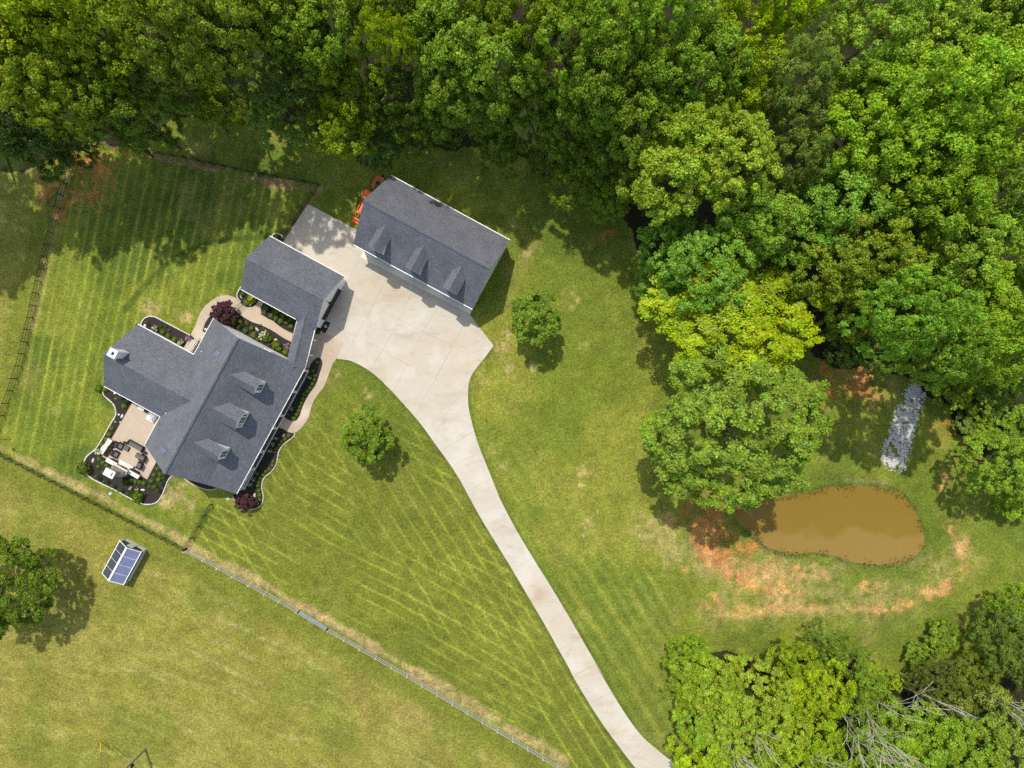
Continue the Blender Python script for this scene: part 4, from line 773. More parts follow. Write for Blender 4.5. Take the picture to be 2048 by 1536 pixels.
def trunks():
    for i in range(4): TRUNK[i] = trunk_mb(12, .20, 4.6, 4.5, 11.5, 40+i)
trunks()
TR = {}
def tree(px, py, r, top, kind, col, label, var=None, bot=.28, squash=1., name='broadleaf_tree', cat='tree', group=None, keep=False):
    if not keep: col = (min(col[0]*1.95, .74*min(col[1]*2.15, .50)), min(col[1]*2.15, .50), col[2]*.85)
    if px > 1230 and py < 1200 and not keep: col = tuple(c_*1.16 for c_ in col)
    if not keep and col[2] < .035: col = (max(col[0], .62*col[1]), col[1], col[2])
    hm = top*(1+bot)/2; R = r*(H-hm)/F; x, y = P(px, py, hm); hz = top*(1-bot)/2
    n = len(TR.setdefault(kind, [])); TR[kind].append(1); nv = sum(1 for k in CROWN if k[0] == kind); v = (var if var is not None else n) % nv
    t = thing(name, label, cat, (x, y, 0), 0, group)
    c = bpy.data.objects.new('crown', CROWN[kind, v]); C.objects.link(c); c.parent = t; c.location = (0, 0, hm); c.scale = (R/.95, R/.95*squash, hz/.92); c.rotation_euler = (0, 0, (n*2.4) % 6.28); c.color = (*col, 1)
    key = n % 4; o = None
    if ('o', key) not in TRUNK: TRUNK['o', key] = TRUNK[key].build('trunk', M['bark'], smooth=True); o = TRUNK['o', key]
    else: o = bpy.data.objects.new('trunk', TRUNK['o', key].data); C.objects.link(o)
    o.parent = t; o.scale = (R/4.8, R/4.8, top/12.6); return t
YG = (.160, .185, .012); MG = (.085, .140, .022); LG = (.120, .175, .030); DG = (.048, .088, .024); BG = (.050, .092, .036); OL = (.135, .140, .022); LIME = (.165, .185, .003); GY = (.105, .130, .042); BR = (.100, .185, .014); OR = (.165, .135, .022)
FOREST = [  # px, py, radius px, height, kind, colour, label
    (152, 290, 44, 8, 'cedar', DG, 'small dark tree at the corner where the black fences meet'), (30, 20, 105, 19, 'broad', YG, 'yellow green tree filling the top left corner of the photo'), (150, 30, 95, 20, 'broad', YG, 'yellow green tree at the top edge beside the corner tree'), (75, 120, 95, 18, 'broad', (.145, .17, .014), 'yellow green tree at the left edge above the blue green tree'),
    (235, 75, 90, 20, 'broad', (.15, .17, .013), 'bright olive tree between the corner trees and the tall grey olive tree'), (120, 195, 78, 17, 'oak', (.13, .15, .018), 'olive tree above the top of the black side fence'), (30, 225, 95, 15, 'broad', BG, 'dark blue green tree at the left edge above the fence'), (85, 290, 62, 11, 'broad', (.045, .082, .03), 'dark low tree leaning over the black side fence'),
    (225, 200, 80, 15, 'broad', (.075, .125, .016), 'green tree with bright tips overhanging the back fence corner'), (285, 235, 66, 12, 'oak', (.05, .09, .018), 'dark green tree hiding the left end of the back fence'), (330, 150, 66, 17, 'oak', DG, 'shaded tree between the grey olive tree and the fence corner tree'),
    (345, 55, 95, 22, 'oak', (.12, .145, .026), 'tall grey olive tree at the top edge, left of the shaded gap'), (435, 70, 92, 22, 'oak', (.125, .15, .028), 'tall grey olive tree at the top edge, right one of the pair'), (400, 175, 60, 11, 'lime', (.11, .14, .012), 'low yellow green tree under the grey olive pair'), (455, 215, 42, 8, 'lime', (.105, .135, .012), 'small yellow green tree drooping over the shaded grass'),
    (510, 120, 68, 16, 'cedar', (.045, .072, .034), 'dark blue green tree in the shaded gap above the back grass'), (470, 20, 66, 19, 'oak', (.11, .13, .02), 'olive tree at the top edge right of the grey olive pair'), (575, 40, 85, 18, 'broad', (.075, .15, .022), 'fresh green tree at the top edge above the shaded clearing'), (665, 45, 88, 18, 'broad', (.085, .155, .022), 'fresh green tree at the top edge left of the bare twig'), (640, 125, 62, 14, 'oak', (.05, .098, .022), 'dark green tree below the fresh green pair'),
    (572, 215, 78, 12, 'oak', (.068, .125, .035), 'round grey green tree standing out over the back lawn grass'), (700, 200, 62, 13, 'lime', (.125, .16, .012), 'yellow green tree above the tractor, upper one of two'), (690, 268, 55, 10, 'lime', (.13, .165, .014), 'yellow green tree above the tractor, lower one of two'), (755, 295, 46, 8, 'cedar', (.052, .088, .042), 'small blue green tree nearest the barn corner'),
    (785, 95, 52, 18, 'lime', (.165, .185, .012), 'bright yellow green tree with a bare twig beside it at the top'), (745, 20, 50, 18, 'lime', (.15, .18, .012), 'yellow green tree touching the top edge beside the bare twig'), (820, 30, 62, 17, 'oak', DG, 'dark tree at the top edge right of the yellow green tree'), (800, 200, 66, 13, 'oak', (.06, .10, .018), 'shaded tree right of the yellow green tree above the tractor'), (845, 255, 55, 10, 'lime', (.075, .115, .016), 'low shaded tree at the clearing edge behind the barn'),
    (905, 90, 92, 18, 'broad', (.095, .16, .028), 'big fresh green tree at the top behind the barn, left one of two'), (985, 130, 95, 18, 'broad', (.10, .165, .03), 'big fresh green tree at the top behind the barn, right one of two'), (900, 185, 70, 15, 'broad', (.08, .14, .026), 'green tree under the big fresh green pair behind the barn'), (985, 225, 60, 13, 'broad', (.075, .135, .026), 'green tree at the clearing edge right of centre behind the barn'), (1000, 300, 45, 7, 'lime', (.07, .115, .018), 'low green tree over the grass behind the barn'), (930, 20, 72, 18, 'oak', (.10, .14, .02), 'olive green tree at the top edge left of the yellow tipped tree'),
    (1055, 35, 78, 19, 'broad', (.12, .155, .016), 'yellow tipped tree at the top edge in the middle of the woods'), (1140, 95, 92, 20, 'oak', (.105, .155, .022), 'tall dark green tree with yellow highlights in the middle of the woods'), (1235, 60, 95, 21, 'oak', (.095, .15, .022), 'tall dark green tree at the top edge, centre right'), (1190, 185, 82, 18, 'broad', (.085, .14, .024), 'green tree below the tall pair in the middle of the woods'), (1080, 215, 62, 13, 'lime', (.085, .125, .016), 'olive shaded tree beside the bare clay opening'), (1135, 260, 60, 12, 'broad', (.085, .14, .026), 'green tree right of the bare clay opening'),
    (1265, 245, 80, 17, 'broad', (.075, .13, .022), 'green tree above the light edge tree right of the barn'), (1150, 385, 52, 8, 'thin', (.085, .145, .022), 'light green tree at the lawn edge right of the barn, left of its twin'), (1220, 390, 55, 9, 'broad', (.10, .16, .024), 'light green tree at the lawn edge right of the barn, beside the big olive tree'), (1220, 320, 62, 12, 'broad', (.06, .105, .02), 'shaded tree behind the light green pair at the lawn edge'),
    (1335, 70, 98, 21, 'oak', (.09, .15, .026), 'tall green tree at the top edge left of the yellow green strip'), (1400, 150, 88, 20, 'broad', (.085, .14, .026), 'green tree left of the yellow green strip of woods'), (1310, 170, 82, 18, 'broad', (.085, .145, .024), 'green tree above the big light olive tree, left side'), (1470, 60, 66, 19, 'lime', (.155, .185, .01), 'yellow green tree in the strip at the top, upper part'), (1490, 160, 60, 17, 'lime', (.14, .175, .01), 'yellow green tree in the strip at the top, middle part'), (1455, 225, 60, 15, 'lime', (.135, .17, .01), 'yellow green tree in the strip at the top, lower part'), (1560, 15, 60, 19, 'lime', (.185, .21, .008), 'brightest yellow green tree at the top edge'),
    (1345, 350, 92, 17, 'broad', (.145, .185, .036), 'big light olive tree at the lawn edge, left one of two'), (1445, 325, 98, 18, 'oak', (.15, .185, .036), 'big light olive tree at the lawn edge, right one of two'), (1375, 290, 72, 17, 'broad', (.13, .17, .03), 'light olive tree topping the big pair at the lawn edge'), (1640, 50, 72, 17, 'thin', (.12, .15, .045), 'thin grey green tree with visible bare twigs at the top'), (1590, 165, 66, 18, 'cedar', (.11, .138, .058), 'fine textured grey green tree in the upper woods, top of three'), (1590, 245, 64, 17, 'cedar', (.105, .13, .052), 'fine textured grey green tree in the upper woods, middle of three'), (1585, 325, 58, 16, 'cedar', (.095, .12, .045), 'fine textured grey green tree in the upper woods, lowest of three'),
    (1740, 85, 98, 19, 'oak', (.125, .175, .040), 'pale green tree at the top right, left of the palest one'), (1850, 70, 100, 20, 'oak', (.14, .19, .042), 'palest green tree at the top right'), (1960, 55, 92, 19, 'broad', (.12, .165, .03), 'green tree at the top right near the corner'), (2030, 20, 70, 19, 'broad', (.10, .15, .03), 'darker green tree in the top right corner'), (1760, 205, 100, 19, 'broad', (.105, .18, .022), 'bright green tree in the middle of the right woods, upper left'), (1860, 205, 100, 20, 'broad', (.12, .185, .026), 'bright green tree in the middle of the right woods, upper right'), (1960, 170, 98, 19, 'broad', (.125, .18, .018), 'yellowish green tree near the right edge, upper'),
    (1720, 290, 92, 19, 'broad', (.105, .185, .022), 'bright green tree in the right woods right of the grey green trio'), (1820, 320, 100, 19, 'broad', (.105, .18, .022), 'bright green tree in the centre of the right woods'), (1925, 290, 95, 18, 'broad', (.115, .165, .018), 'yellowish green tree near the right edge, lower'), (2025, 240, 90, 18, 'broad', (.115, .17, .018), 'yellow green tree cut by the right edge in the upper woods'), (2020, 120, 78, 18, 'oak', (.115, .165, .026), 'green tree cut by the right edge near the top corner'),
    (1665, 405, 92, 17, 'broad', (.10, .165, .042), 'cool green tree left of the dark gap in the right woods'), (1770, 405, 78, 16, 'broad', (.08, .14, .022), 'green tree beside the dark gap in the right woods'), (1870, 400, 84, 17, 'broad', (.09, .155, .022), 'green tree right of the dark gap in the right woods'), (1975, 400, 80, 16, 'oak', (.07, .12, .026), 'shaded green tree near the right edge in the middle'), (1515, 450, 78, 14, 'broad', (.10, .16, .034), 'cool green tree under the light olive pair'), (1585, 470, 70, 14, 'broad', (.095, .155, .036), 'cool green tree above the orange olive tree'),
    (1340, 505, 72, 12, 'oak', (.085, .15, .036), 'green tree at the lawn edge under the light olive tree, upper'), (1410, 540, 92, 14, 'oak', (.09, .155, .036), 'green tree at the lawn edge above the bright yellow tree'), (1335, 555, 62, 10, 'oak', (.085, .15, .036), 'lowest green tree at the lawn edge left of the bright yellow tree'), (1650, 540, 78, 15, 'oak', OR, 'orange olive tree in the right woods, left one of two'), (1735, 520, 85, 16, 'oak', OR, 'orange olive tree in the right woods, right one of two'), (1700, 605, 70, 13, 'oak', (.14, .14, .024), 'olive tree below the orange olive pair'), (1830, 520, 78, 15, 'broad', (.115, .155, .03), 'green tree right of the orange olive pair'),
    (1915, 500, 86, 16, 'broad', (.10, .165, .034), 'green tree near the right edge above the boulder stream'), (2010, 500, 84, 16, 'broad', (.105, .17, .026), 'green tree cut by the right edge in the middle woods'), (1930, 600, 80, 15, 'broad', (.105, .175, .022), 'bright green tree near the right edge, lower woods'), (2025, 610, 82, 15, 'broad', (.09, .155, .034), 'green tree cut by the right edge, lower woods'), (1800, 635, 84, 20, 'oak', (.095, .16, .036), 'cool green tree above the boulder stream, left'), (1870, 690, 80, 20, 'oak', (.085, .15, .034), 'cool green tree hanging over the top of the boulder stream'), (1965, 690, 82, 18, 'broad', (.10, .165, .026), 'green tree with pale tips right of the boulder stream'), (2040, 720, 60, 12, 'broad', (.07, .12, .026), 'shaded tree at the right edge level with the boulder stream'), (1755, 700, 50, 8, 'oak', (.06, .105, .024), 'low dark tree left of the top of the boulder stream'),
]
for a in FOREST: tree(a[0], a[1], a[2]*.94, a[3]*(.9+.2*((a[0]*7+a[1]*13) % 11)/10)*(1.5 if a[3] > 13 else 1.3 if a[3] > 9 else 1.1), *a[4:7], bot=.46 if a[3] > 13 else .2)
tree(1468, 642, 150, 17, 'bright', LIME, 'brilliant yellow green tree with flat layered limbs just above the pond maple', bot=.5, squash=.74)
for a in [
    (1985, 925, 60, 13, 'oak', (.115, .165, .034), 'bushy green tree at the right edge beyond the pond, left one of two'), (2045, 935, 56, 13, 'oak', (.12, .165, .036), 'bushy green tree at the right edge beyond the pond, right one of two'),
    (2008, 1268, 62, 9, 'cedar', (.050, .10, .026), 'feathery dark green tree at the right edge below the pond'), (2052, 1320, 52, 9, 'cedar', (.048, .092, .024), 'feathery dark tree cut by the lower right edge'), (2030, 1215, 50, 8, 'lime', (.10, .15, .014), 'yellow green tree at the right edge below the pond'),
    (1950, 1342, 44, 6, 'cedar', (.095, .105, .014), 'rounded olive cedar below the feathery dark tree'), (1870, 1362, 46, 7, 'cedar', (.062, .078, .018), 'dark olive cedar beside the leaning dead trunks, upper'), (1900, 1425, 52, 8, 'cedar', (.060, .076, .020), 'dark olive cedar beside the leaning dead trunks, lower'),
    (1375, 1315, 45, 8, 'broad', (.105, .17, .016), 'green tree at the upper left of the bottom thicket'), (1366, 1372, 36, 8, 'thin', (.14, .18, .024), 'small light tree at the left edge of the bottom thicket'), (1425, 1375, 66, 11, 'broad', (.15, .19, .028), 'light yellow green tree in the bottom thicket, left'), (1500, 1390, 72, 12, 'oak', (.15, .185, .034), 'light yellow green tree in the bottom thicket, centre'), (1396, 1430, 50, 9, 'broad', (.13, .185, .028), 'light green tree at the left edge of the bottom thicket'),
    (1540, 1455, 72, 11, 'oak', (.165, .195, .022), 'yellow tipped tree in the bottom thicket above the bare twigs'), (1475, 1480, 70, 11, 'oak', (.14, .185, .036), 'pale green tree near the bottom edge of the thicket'), (1590, 1325, 46, 9, 'lime', (.125, .16, .008), 'bright lime tree in the bottom thicket, upper'), (1635, 1378, 54, 10, 'lime', (.15, .19, .008), 'bright lime tree with long leaves in the bottom thicket'), (1580, 1385, 46, 9, 'lime', (.18, .225, .008), 'bright lime tree in the bottom thicket, left of the long leaved one'),
    (1640, 1290, 46, 7, 'thin', (.065, .11, .022), 'open dark green tree at the top of the bottom thicket'), (1695, 1318, 40, 6, 'thin', (.085, .13, .022), 'small dark green tree at the top right of the bottom thicket'), (1414, 1502, 60, 9, 'lime', (.17, .215, .008), 'lime green tree at the bottom left of the thicket beside the driveway'), (1446, 1545, 58, 10, 'lime', (.165, .21, .01), 'lime green tree cut by the bottom edge beside the driveway'),
    (1625, 1470, 50, 8, 'lime', (.145, .195, .008), 'lime green tree in the bottom thicket left of the dead vase shaped tree'), (1650, 1540, 52, 8, 'lime', (.14, .19, .008), 'lime green tree cut by the bottom edge under the dead trees'), (1740, 1400, 50, 8, 'broad', (.075, .14, .022), 'green tree between the dead trunks, upper'), (1775, 1465, 72, 10, 'broad', (.095, .165, .024), 'green tree between the dead trunks, middle'), (1850, 1480, 68, 11, 'broad', (.105, .175, .022), 'green tree right of the dead trunks near the bottom'), (1800, 1540, 70, 11, 'broad', (.10, .17, .022), 'green tree cut by the bottom edge right of the dead trunks'),
    (1925, 1500, 70, 11, 'broad', (.10, .16, .024), 'green tree near the bottom right corner'), (1990, 1430, 68, 10, 'thin', (.135, .155, .048), 'pale thin tree near the bottom right corner, upper'), (2035, 1500, 74, 11, 'oak', (.14, .16, .052), 'pale grey green tree in the bottom right corner'), (1955, 1555, 70, 11, 'oak', (.11, .155, .034), 'green tree cut by the bottom edge near the right corner'), (1700, 1500, 52, 7, 'thin', (.10, .15, .026), 'thin green tree under the vase shaped dead tree'), (1525, 1545, 60, 9, 'thin', (.13, .165, .03), 'thin light tree cut by the bottom edge of the thicket'),
    (1735, 1345, 26, 3.5, 'thin', (.21, .23, .01), 'small yellow vine covered stump by the leaning dead trunk'), (1790, 1365, 18, 3.5, 'thin', (.27, .27, .008), 'tiny bright yellow vine clump on the dead trunk base'),
]: tree(*a)
tree(1464, 858, 145, 21, 'giant', (.098, .138, .030), 'huge spreading maple shading the left end of the pond', bot=.34, squash=.9)
tree(4, 1166, 86, 11.5, 'giant', (.050, .098, .008), 'dark green maple at the left edge of the pasture', var=1, bot=.15)
tree(1068, 636, 47, 9.3, 'small', (.100, .145, .030), 'young tree standing alone in the lawn right of the barn', bot=.3)
tree(733, 871, 48, 8.4, 'small', (.082, .130, .016), 'young tree standing alone in the striped front lawn', bot=.34)
tree(449, 625, 23, 3.2, 'small', (.095, .034, .042), 'purple leaved maple in the courtyard bed beside the curved path', bot=.1, name='purple_maple', keep=True)
tree(492, 1004, 18, 2.6, 'small', (.095, .034, .042), 'purple leaved maple at the front corner of the house below the porch', bot=.1, name='purple_maple', keep=True)
for i, (px, py, r, hh, col, lab) in enumerate([(1905, 775, 46, 4.5, (.075, .11, .01), 'yellow green undergrowth bush right of the boulder stream'), (1965, 790, 48, 5, (.06, .095, .014), 'dark undergrowth bush below the pale tipped tree'), (1940, 850, 32, 3, (.05, .10, .03), 'blue green fern like bush near the right edge'), (2010, 850, 48, 5, (.07, .11, .014), 'olive undergrowth bush at the right edge above the bushy tree'), (2030, 1000, 36, 4, (.11, .16, .014), 'yellow green bush below the bushy tree at the right edge'),
    (1840, 740, 26, 2.5, (.05, .09, .02), 'small dark bush at the head of the boulder stream'), (1690, 690, 40, 5, (.05, .085, .02), 'dark undergrowth bush behind the bare clay bank'), (1090, 320, 34, 4, (.065, .105, .016), 'dark bush beside the bare clay opening'), (1160, 330, 40, 6, (.06, .10, .02), 'dark bush between the clay opening and the light green tree'), (900, 265, 30, 4, (.05, .085, .016), 'dark low bush at the shaded edge behind the barn'), (545, 165, 44, 6, (.04, .07, .024), 'very dark bush in the shaded gap of the woods'), (640, 190, 36, 6, (.035, .062, .018), 'very dark bush behind the round grey green tree'),
    (1880, 1270, 34, 3, (.085, .13, .02), 'bush at the grass edge left of the feathery dark tree'), (1835, 1310, 26, 2.5, (.08, .12, .02), 'small bush above the dark olive cedar'), (1860, 590, 40, 9, (.05, .085, .02), 'dark bush in the gap right of the olive tree'), (1480, 545, 40, 8, (.06, .10, .022), 'dark bush behind the brilliant yellow tree')]):
    tree(px, py, r, hh, 'shrub', col, lab, bot=.05, name='bush', cat='bush')
for x, y, r, h_, lab in ((-338, 218, 110, 29, 'tall tree outside the left edge shading the pasture by the fence'), (-130, 120, 110, 30, 'tall tree outside the left edge beside the corner trees'), (-275, 150, 110, 29, 'tall tree outside the left edge above its shaded neighbour'), (200, -110, 110, 30, 'tall tree above the top edge by the corner trees'), (640, -100, 110, 30, 'tall tree above the top edge behind the fresh green trees'), (1150, -90, 110, 30, 'tall tree above the top edge in the middle of the woods')): tree(x, y, r, h_, 'broad', MG, lab, bot=.45)
# bare dead trees ---------------------------------------------------------------------
def dead_tree(px, py, top, spread, label, seed, stems=3, name='dead_tree', lean=(0, 0), r0=.16):
    x, y = P(px, py); t = thing(name, label, 'dead tree', (x, y, 0)); rr = random.Random(seed); tk = MB(); br = tk
    def limb(p, d, L, r, lev):
        q = p; n = 4
        for k in range(n):
            d2 = (d+Vector((rr.uniform(-1, 1), rr.uniform(-1, 1), rr.uniform(-.3, .7)))*.13).normalized(); e = q+d2*L/n; ra = r*(1-.8*k/n); rb = r*(1-.8*(k+1)/n)
            (tk if lev == 0 else br).tube(q, e, max(ra, .034), max(rb, .026), 6 if lev == 0 else 4, caps=False)
            if lev < 2 and (k > 0 or lev):
                for _ in range(2 if lev < 1 else 1):
                    a = rr.uniform(0, 6.283); s = Vector((math.cos(a), math.sin(a), rr.uniform(.1, .7))).normalized(); limb(e, (d2*.9+s*.42).normalized(), L*rr.uniform(.3, .5), rb*.6, lev+1)
            q = e; d = d2
    for s in range(stems):
        a = s*6.283/stems+rr.uniform(0, 1); d = Vector((math.cos(a)*spread+lean[0], math.sin(a)*spread+lean[1], 1)).normalized(); limb(Vector((0, 0, -.05)), d, top*rr.uniform(.85, 1.05), r0, 0)
    tk.build('trunk', M['dead'], t); return t
dead_tree(1674, 1413, 15, .24, 'vase shaped bare dead tree with many pale stems near the bottom', 3, 4, r0=.13)
dead_tree(1703, 1380, 15, .10, 'tall forked bare dead tree beside the vase shaped one', 9, 2, r0=.17)
dead_tree(1792, 1367, 9, .05, 'single bare dead trunk with a yellow vine at its foot', 14, 1, r0=.14)
dead_tree(1555, 1478, 11, .3, 'pale bare twigs rising from the bottom thicket', 21, 3, r0=.09)
dead_tree(1922, 1366, 13, .12, 'bare dead tree leaning out over the right edge below the cedar', 30, 2, lean=(.25, 0), r0=.15)
dead_tree(1800, 1352, 2.3, .5, 'little bare twiggy sapling in the grass above the dead trunks', 33, 3, r0=.035)
dead_tree(1440, 1420, 12.5, .25, 'grey bare twigs inside the light yellow green thicket', 41, 3, r0=.08)
dead_tree(752, 62, 19, .06, 'bare twig standing in the dark gap at the top edge', 52, 1, r0=.09)
dead_tree(850, 130, 17, .12, 'thin bare snag in the dark gap right of the yellow green tree', 57, 1, r0=.08)

# ------------------------------------------------------------------ garden plants
def ball_mesh(name, seed, n=520, L=.2, flat=.85, flower=0, fm='flower', lump=.12):
    rng = np.random.default_rng(seed); e = norm(rng.normal(size=(n, 3))+np.array([0, 0, .3])); ph = rng.uniform(0, 6.28, 4)
    rad = 1+lump*np.sin(e[:, 0:1]*4+ph[0])*np.sin(e[:, 1:2]*4+ph[1]); p = e*rad*rng.uniform(.8, 1.02, (n, 1))*np.array([1, 1, flat]); nn = norm(e+rng.normal(size=(n, 3))*.4)
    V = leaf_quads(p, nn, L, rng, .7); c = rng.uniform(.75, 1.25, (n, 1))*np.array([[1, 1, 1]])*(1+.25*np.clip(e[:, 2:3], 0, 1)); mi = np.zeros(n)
    if flower:
        hd = norm(rng.normal(size=(flower, 3))+np.array([0, 0, .9])); k = 34
        for h_ in hd:
            q = norm(rng.normal(size=(k, 3))); pp = h_*1.02*np.array([1, 1, flat])+q*.19; V = np.concatenate([V, leaf_quads(pp, norm(q+np.array([0, 0, .5])), .16, rng, .8)]); c = np.concatenate([c, rng.uniform(.8, 1.05, (k, 1))*np.ones((1, 3))]); mi = np.concatenate([mi, np.ones(k)])
    return cloud_mesh(name, V, c, [M['leaf'], M[fm]] if flower else [M['leaf']], mi if flower else None)
def shore():
    rng = np.random.default_rng(77); pts = np.array([P(*p) for p in POND+POND[:1]]); seg = pts[1:]-pts[:-1]; ln = np.hypot(seg[:, 0], seg[:, 1]); cum = np.cumsum(ln)/ln.sum(); n = 1500
    i = np.searchsorted(cum, rng.random(n)); i = np.minimum(i, len(seg)-1); p = pts[i]+seg[i]*rng.random((n, 1)); nr = np.stack([-seg[i, 1], seg[i, 0]], 1)/ln[i][:, None]; cl = vnoise(p[:, 0], p[:, 1], 1.3, 900)
    p = p+nr*(rng.normal(size=(n, 1))*.32+(cl[:, None]-.5)*.5)+rng.normal(size=(n, 2))*.08; k = cl > .3; p = p[k]; n = len(p); q = np.concatenate([p, rng.uniform(.0, .28, (n, 1))], 1); nn = norm(rng.normal(size=(n, 3))+np.array([0, 0, .9]))
    o = bpy.data.objects.new('shore_grass', cloud_mesh('shore_grass', leaf_quads(q, nn, .26, rng, .3), rng.uniform(.6, 1.3, (n, 1))*np.ones((1, 3)), [M['leaf']])); C.objects.link(o); o.color = (.12, .17, .02, 1); o['kind'] = 'stuff'; o['label'] = 'tufts of grass and weeds fringing the muddy pond'
shore()
def turf(name, label, n, L, hmax, colr, seed, area, thr, asp):
    rng = np.random.default_rng(seed); x = rng.uniform(-72, 72, n); y = rng.uniform(-54, 54, n); px = 1024+x*F/H; py = 768-y*F/H
    k = area(px, py) & (fbm(x, y, 1.7, seed+1, 3) > thr)
    for pg in (DRIVE, WALK, PATH, PATIO, POND, RIPRAP, BED_FRONT, BED_SE, BED_NW, BED_SW, BED_S, BED_GAR, BED_GAR2, BED_COURT, BED_DOOR, WOODS, WOODS2): k &= ~inpoly(px, py, pg)
    u = x*UX+y*UY; v = x*UY-y*UX
    for a in ((-31, -11, -39.5, -25), (-27, -16, -48, -38), (-6.5, 2, -38, -26), (-12, -5, -30, -25), (6, 16.7, -27.5, -9), (-49.2, -43.9, -36.6, -33.2)): k &= ~((u > a[0]) & (u < a[1]) & (v > a[2]) & (v < a[3]))
    x = x[k]; y = y[k]; n = len(x); z = rng.uniform(0, hmax, n); nn = norm(rng.normal(size=(n, 3))*.75+np.array([0, 0, .8]))
    c = rng.uniform(.55, 1.45, (n, 1))*np.stack([rng.uniform(.85, 1.3, n), np.ones(n), rng.uniform(.7, 1.3, n)], 1)
    o = bpy.data.objects.new(name, cloud_mesh(name, leaf_quads(np.stack([x, y, z], 1), nn, L, rng, asp), c, [M['leaf']])); C.objects.link(o); o.color = (*colr, 1); o['kind'] = 'stuff'; o['label'] = label
PAST = [(-900, -300), (40, -300), (100, 491), (43, 732), (-10, 895), (374, 1098), (1190, 1574), (1700, 1900), (-900, 1900)]
turf('lawn_grass', 'mown lawn grass with clover and weed tufts', 90000, .17, .07, (.15, .19, .022), 41, lambda a, b: ~inpoly(a, b, PAST), .5, .5)
turf('hay_grass', 'dry cut hay lying on the pasture', 70000, .26, .10, (.30, .285, .07), 47, lambda a, b: inpoly(a, b, PAST), .42, .28)
BALL = {'box': [ball_mesh('boxwood', 800+i) for i in range(3)], 'loose': [ball_mesh('shrub', 820+i, 420, .3, .8, lump=.3) for i in range(3)],
        'hyd': [ball_mesh('hydrangea', 840+i, 380, .3, .8, 11) for i in range(2)], 'white': [ball_mesh('hydrangea', 850, 260, .3, .8, 30)], 'lilac': [ball_mesh('lilac', 860, 300, .26, .8, 22, 'lilac')], 'cone': [ball_mesh('conifer', 870+i, 620, .22, 2.6, lump=.15) for i in range(2)]}
cnt = {}
def plant(kind, p, r, col, label, group=None, hz=1.0, name=None, cat='shrub', lean=None):
    k = cnt[kind] = cnt.get(kind, -1)+1; me = BALL[kind][k % len(BALL[kind])]; R = r*H/F
    nm = name or {'box': 'boxwood', 'loose': 'garden_shrub', 'hyd': 'hydrangea', 'white': 'hydrangea', 'lilac': 'flowering_shrub', 'cone': 'conifer'}[kind]
    zc = R*hz*(.62 if kind != 'cone' else 1.9); x, y = P(p[0], p[1], zc); o = bpy.data.objects.new(nm, me); C.objects.link(o); o.location = (x, y, zc+.04); o.scale = (R, R, R*hz); o.rotation_euler = (0, 0, k*1.7); o.color = (*col, 1)
    return tag(o, label, cat, group)
BX = (.155, .25, .014); BXD = (.09, .16, .016); YS = (.32, .36, .014)
ORD = ['first', 'second', 'third', 'fourth', 'fifth', 'sixth', 'seventh', 'eighth', 'ninth', 'tenth', 'eleventh', 'twelfth', 'thirteenth', 'fourteenth', 'fifteenth', 'sixteenth', 'seventeenth', 'eighteenth', 'nineteenth']
row1 = Z(540, 640, 8, [(757, 675), (697, 812), (720, 885), (707, 952), (670, 1020), (638, 1080), (595, 1135), (550, 1192), (527, 1262), (500, 1325), (480, 1385), (455, 1450), (425, 1510)])+Z(540, 830, 20.48, [(975, 135)])
for i, p in enumerate(row1): plant('box', p, 4.3 if i < 13 else 4.8, BX, 'round boxwood, %s from the link roof in the row along the front walk' % ORD[i], 'boxwoods along the front walk')
row2 = Z(540, 830, 20.48, [(765, 840), (620, 975), (480, 1070), (380, 1210), (260, 1360), (195, 1520)])+Z(440, 920, 12, [(1285, 30), (1260, 125), (1190, 215), (1105, 275), (1040, 350), (965, 430), (925, 530), (915, 612), (940, 735), (945, 840), (955, 950), (905, 1035)])
for i, p in enumerate(row2): plant('box', p, 4.0 if i < 14 else 4.4, BX if i not in (2, 3, 4, 5) else (.08, .14, .02), 'round boxwood, %s from the walk in the row by the grey edging' % ORD[i], 'boxwoods along the grey edging')
for i, (p, k, r, lab) in enumerate(list(zip(Z(540, 640, 8, [(640, 912), (355, 1418), (295, 1512)]), ('hyd', 'hyd', 'loose'), (4.6, 4.6, 3.2), ('white flowered hydrangea by the porch in the bed nearest the link roof', 'pale hydrangea by the porch just above the walk to the steps', 'small green shrub tucked against the porch above the walk'))) +
        list(zip(Z(540, 830, 20.48, [(365, 705), (248, 985), (100, 1200), (5, 1450)]), ('loose', 'hyd', 'hyd', 'hyd'), (3., 4.4, 4.6, 4.6), ('small green shrub against the porch just below the walk', 'hydrangea below the walk, nearest the porch steps', 'whitest hydrangea in the bed below the porch steps', 'hydrangea with pale rim halfway down the porch bed'))) +
        list(zip(Z(440, 920, 12, [(890, 318), (815, 460), (740, 600), (450, 810)]), ('loose', 'hyd', 'hyd', 'loose'), (5.2, 4.6, 5.2, 4.5), ('green round shrub at the top of the porch railing', 'hydrangea in the middle of the porch railing bed', 'hydrangea at the bottom end of the porch railing', 'dark green shrub under the front corner gutter')))):
    plant(k, p, r, (.10, .165, .03), lab)
S4 = lambda *a: Z(270, 560, 7.68, a); S5 = lambda *a: Z(430, 560, 7.585, a); S6 = lambda *a: Z(140, 770, 5.908, a)
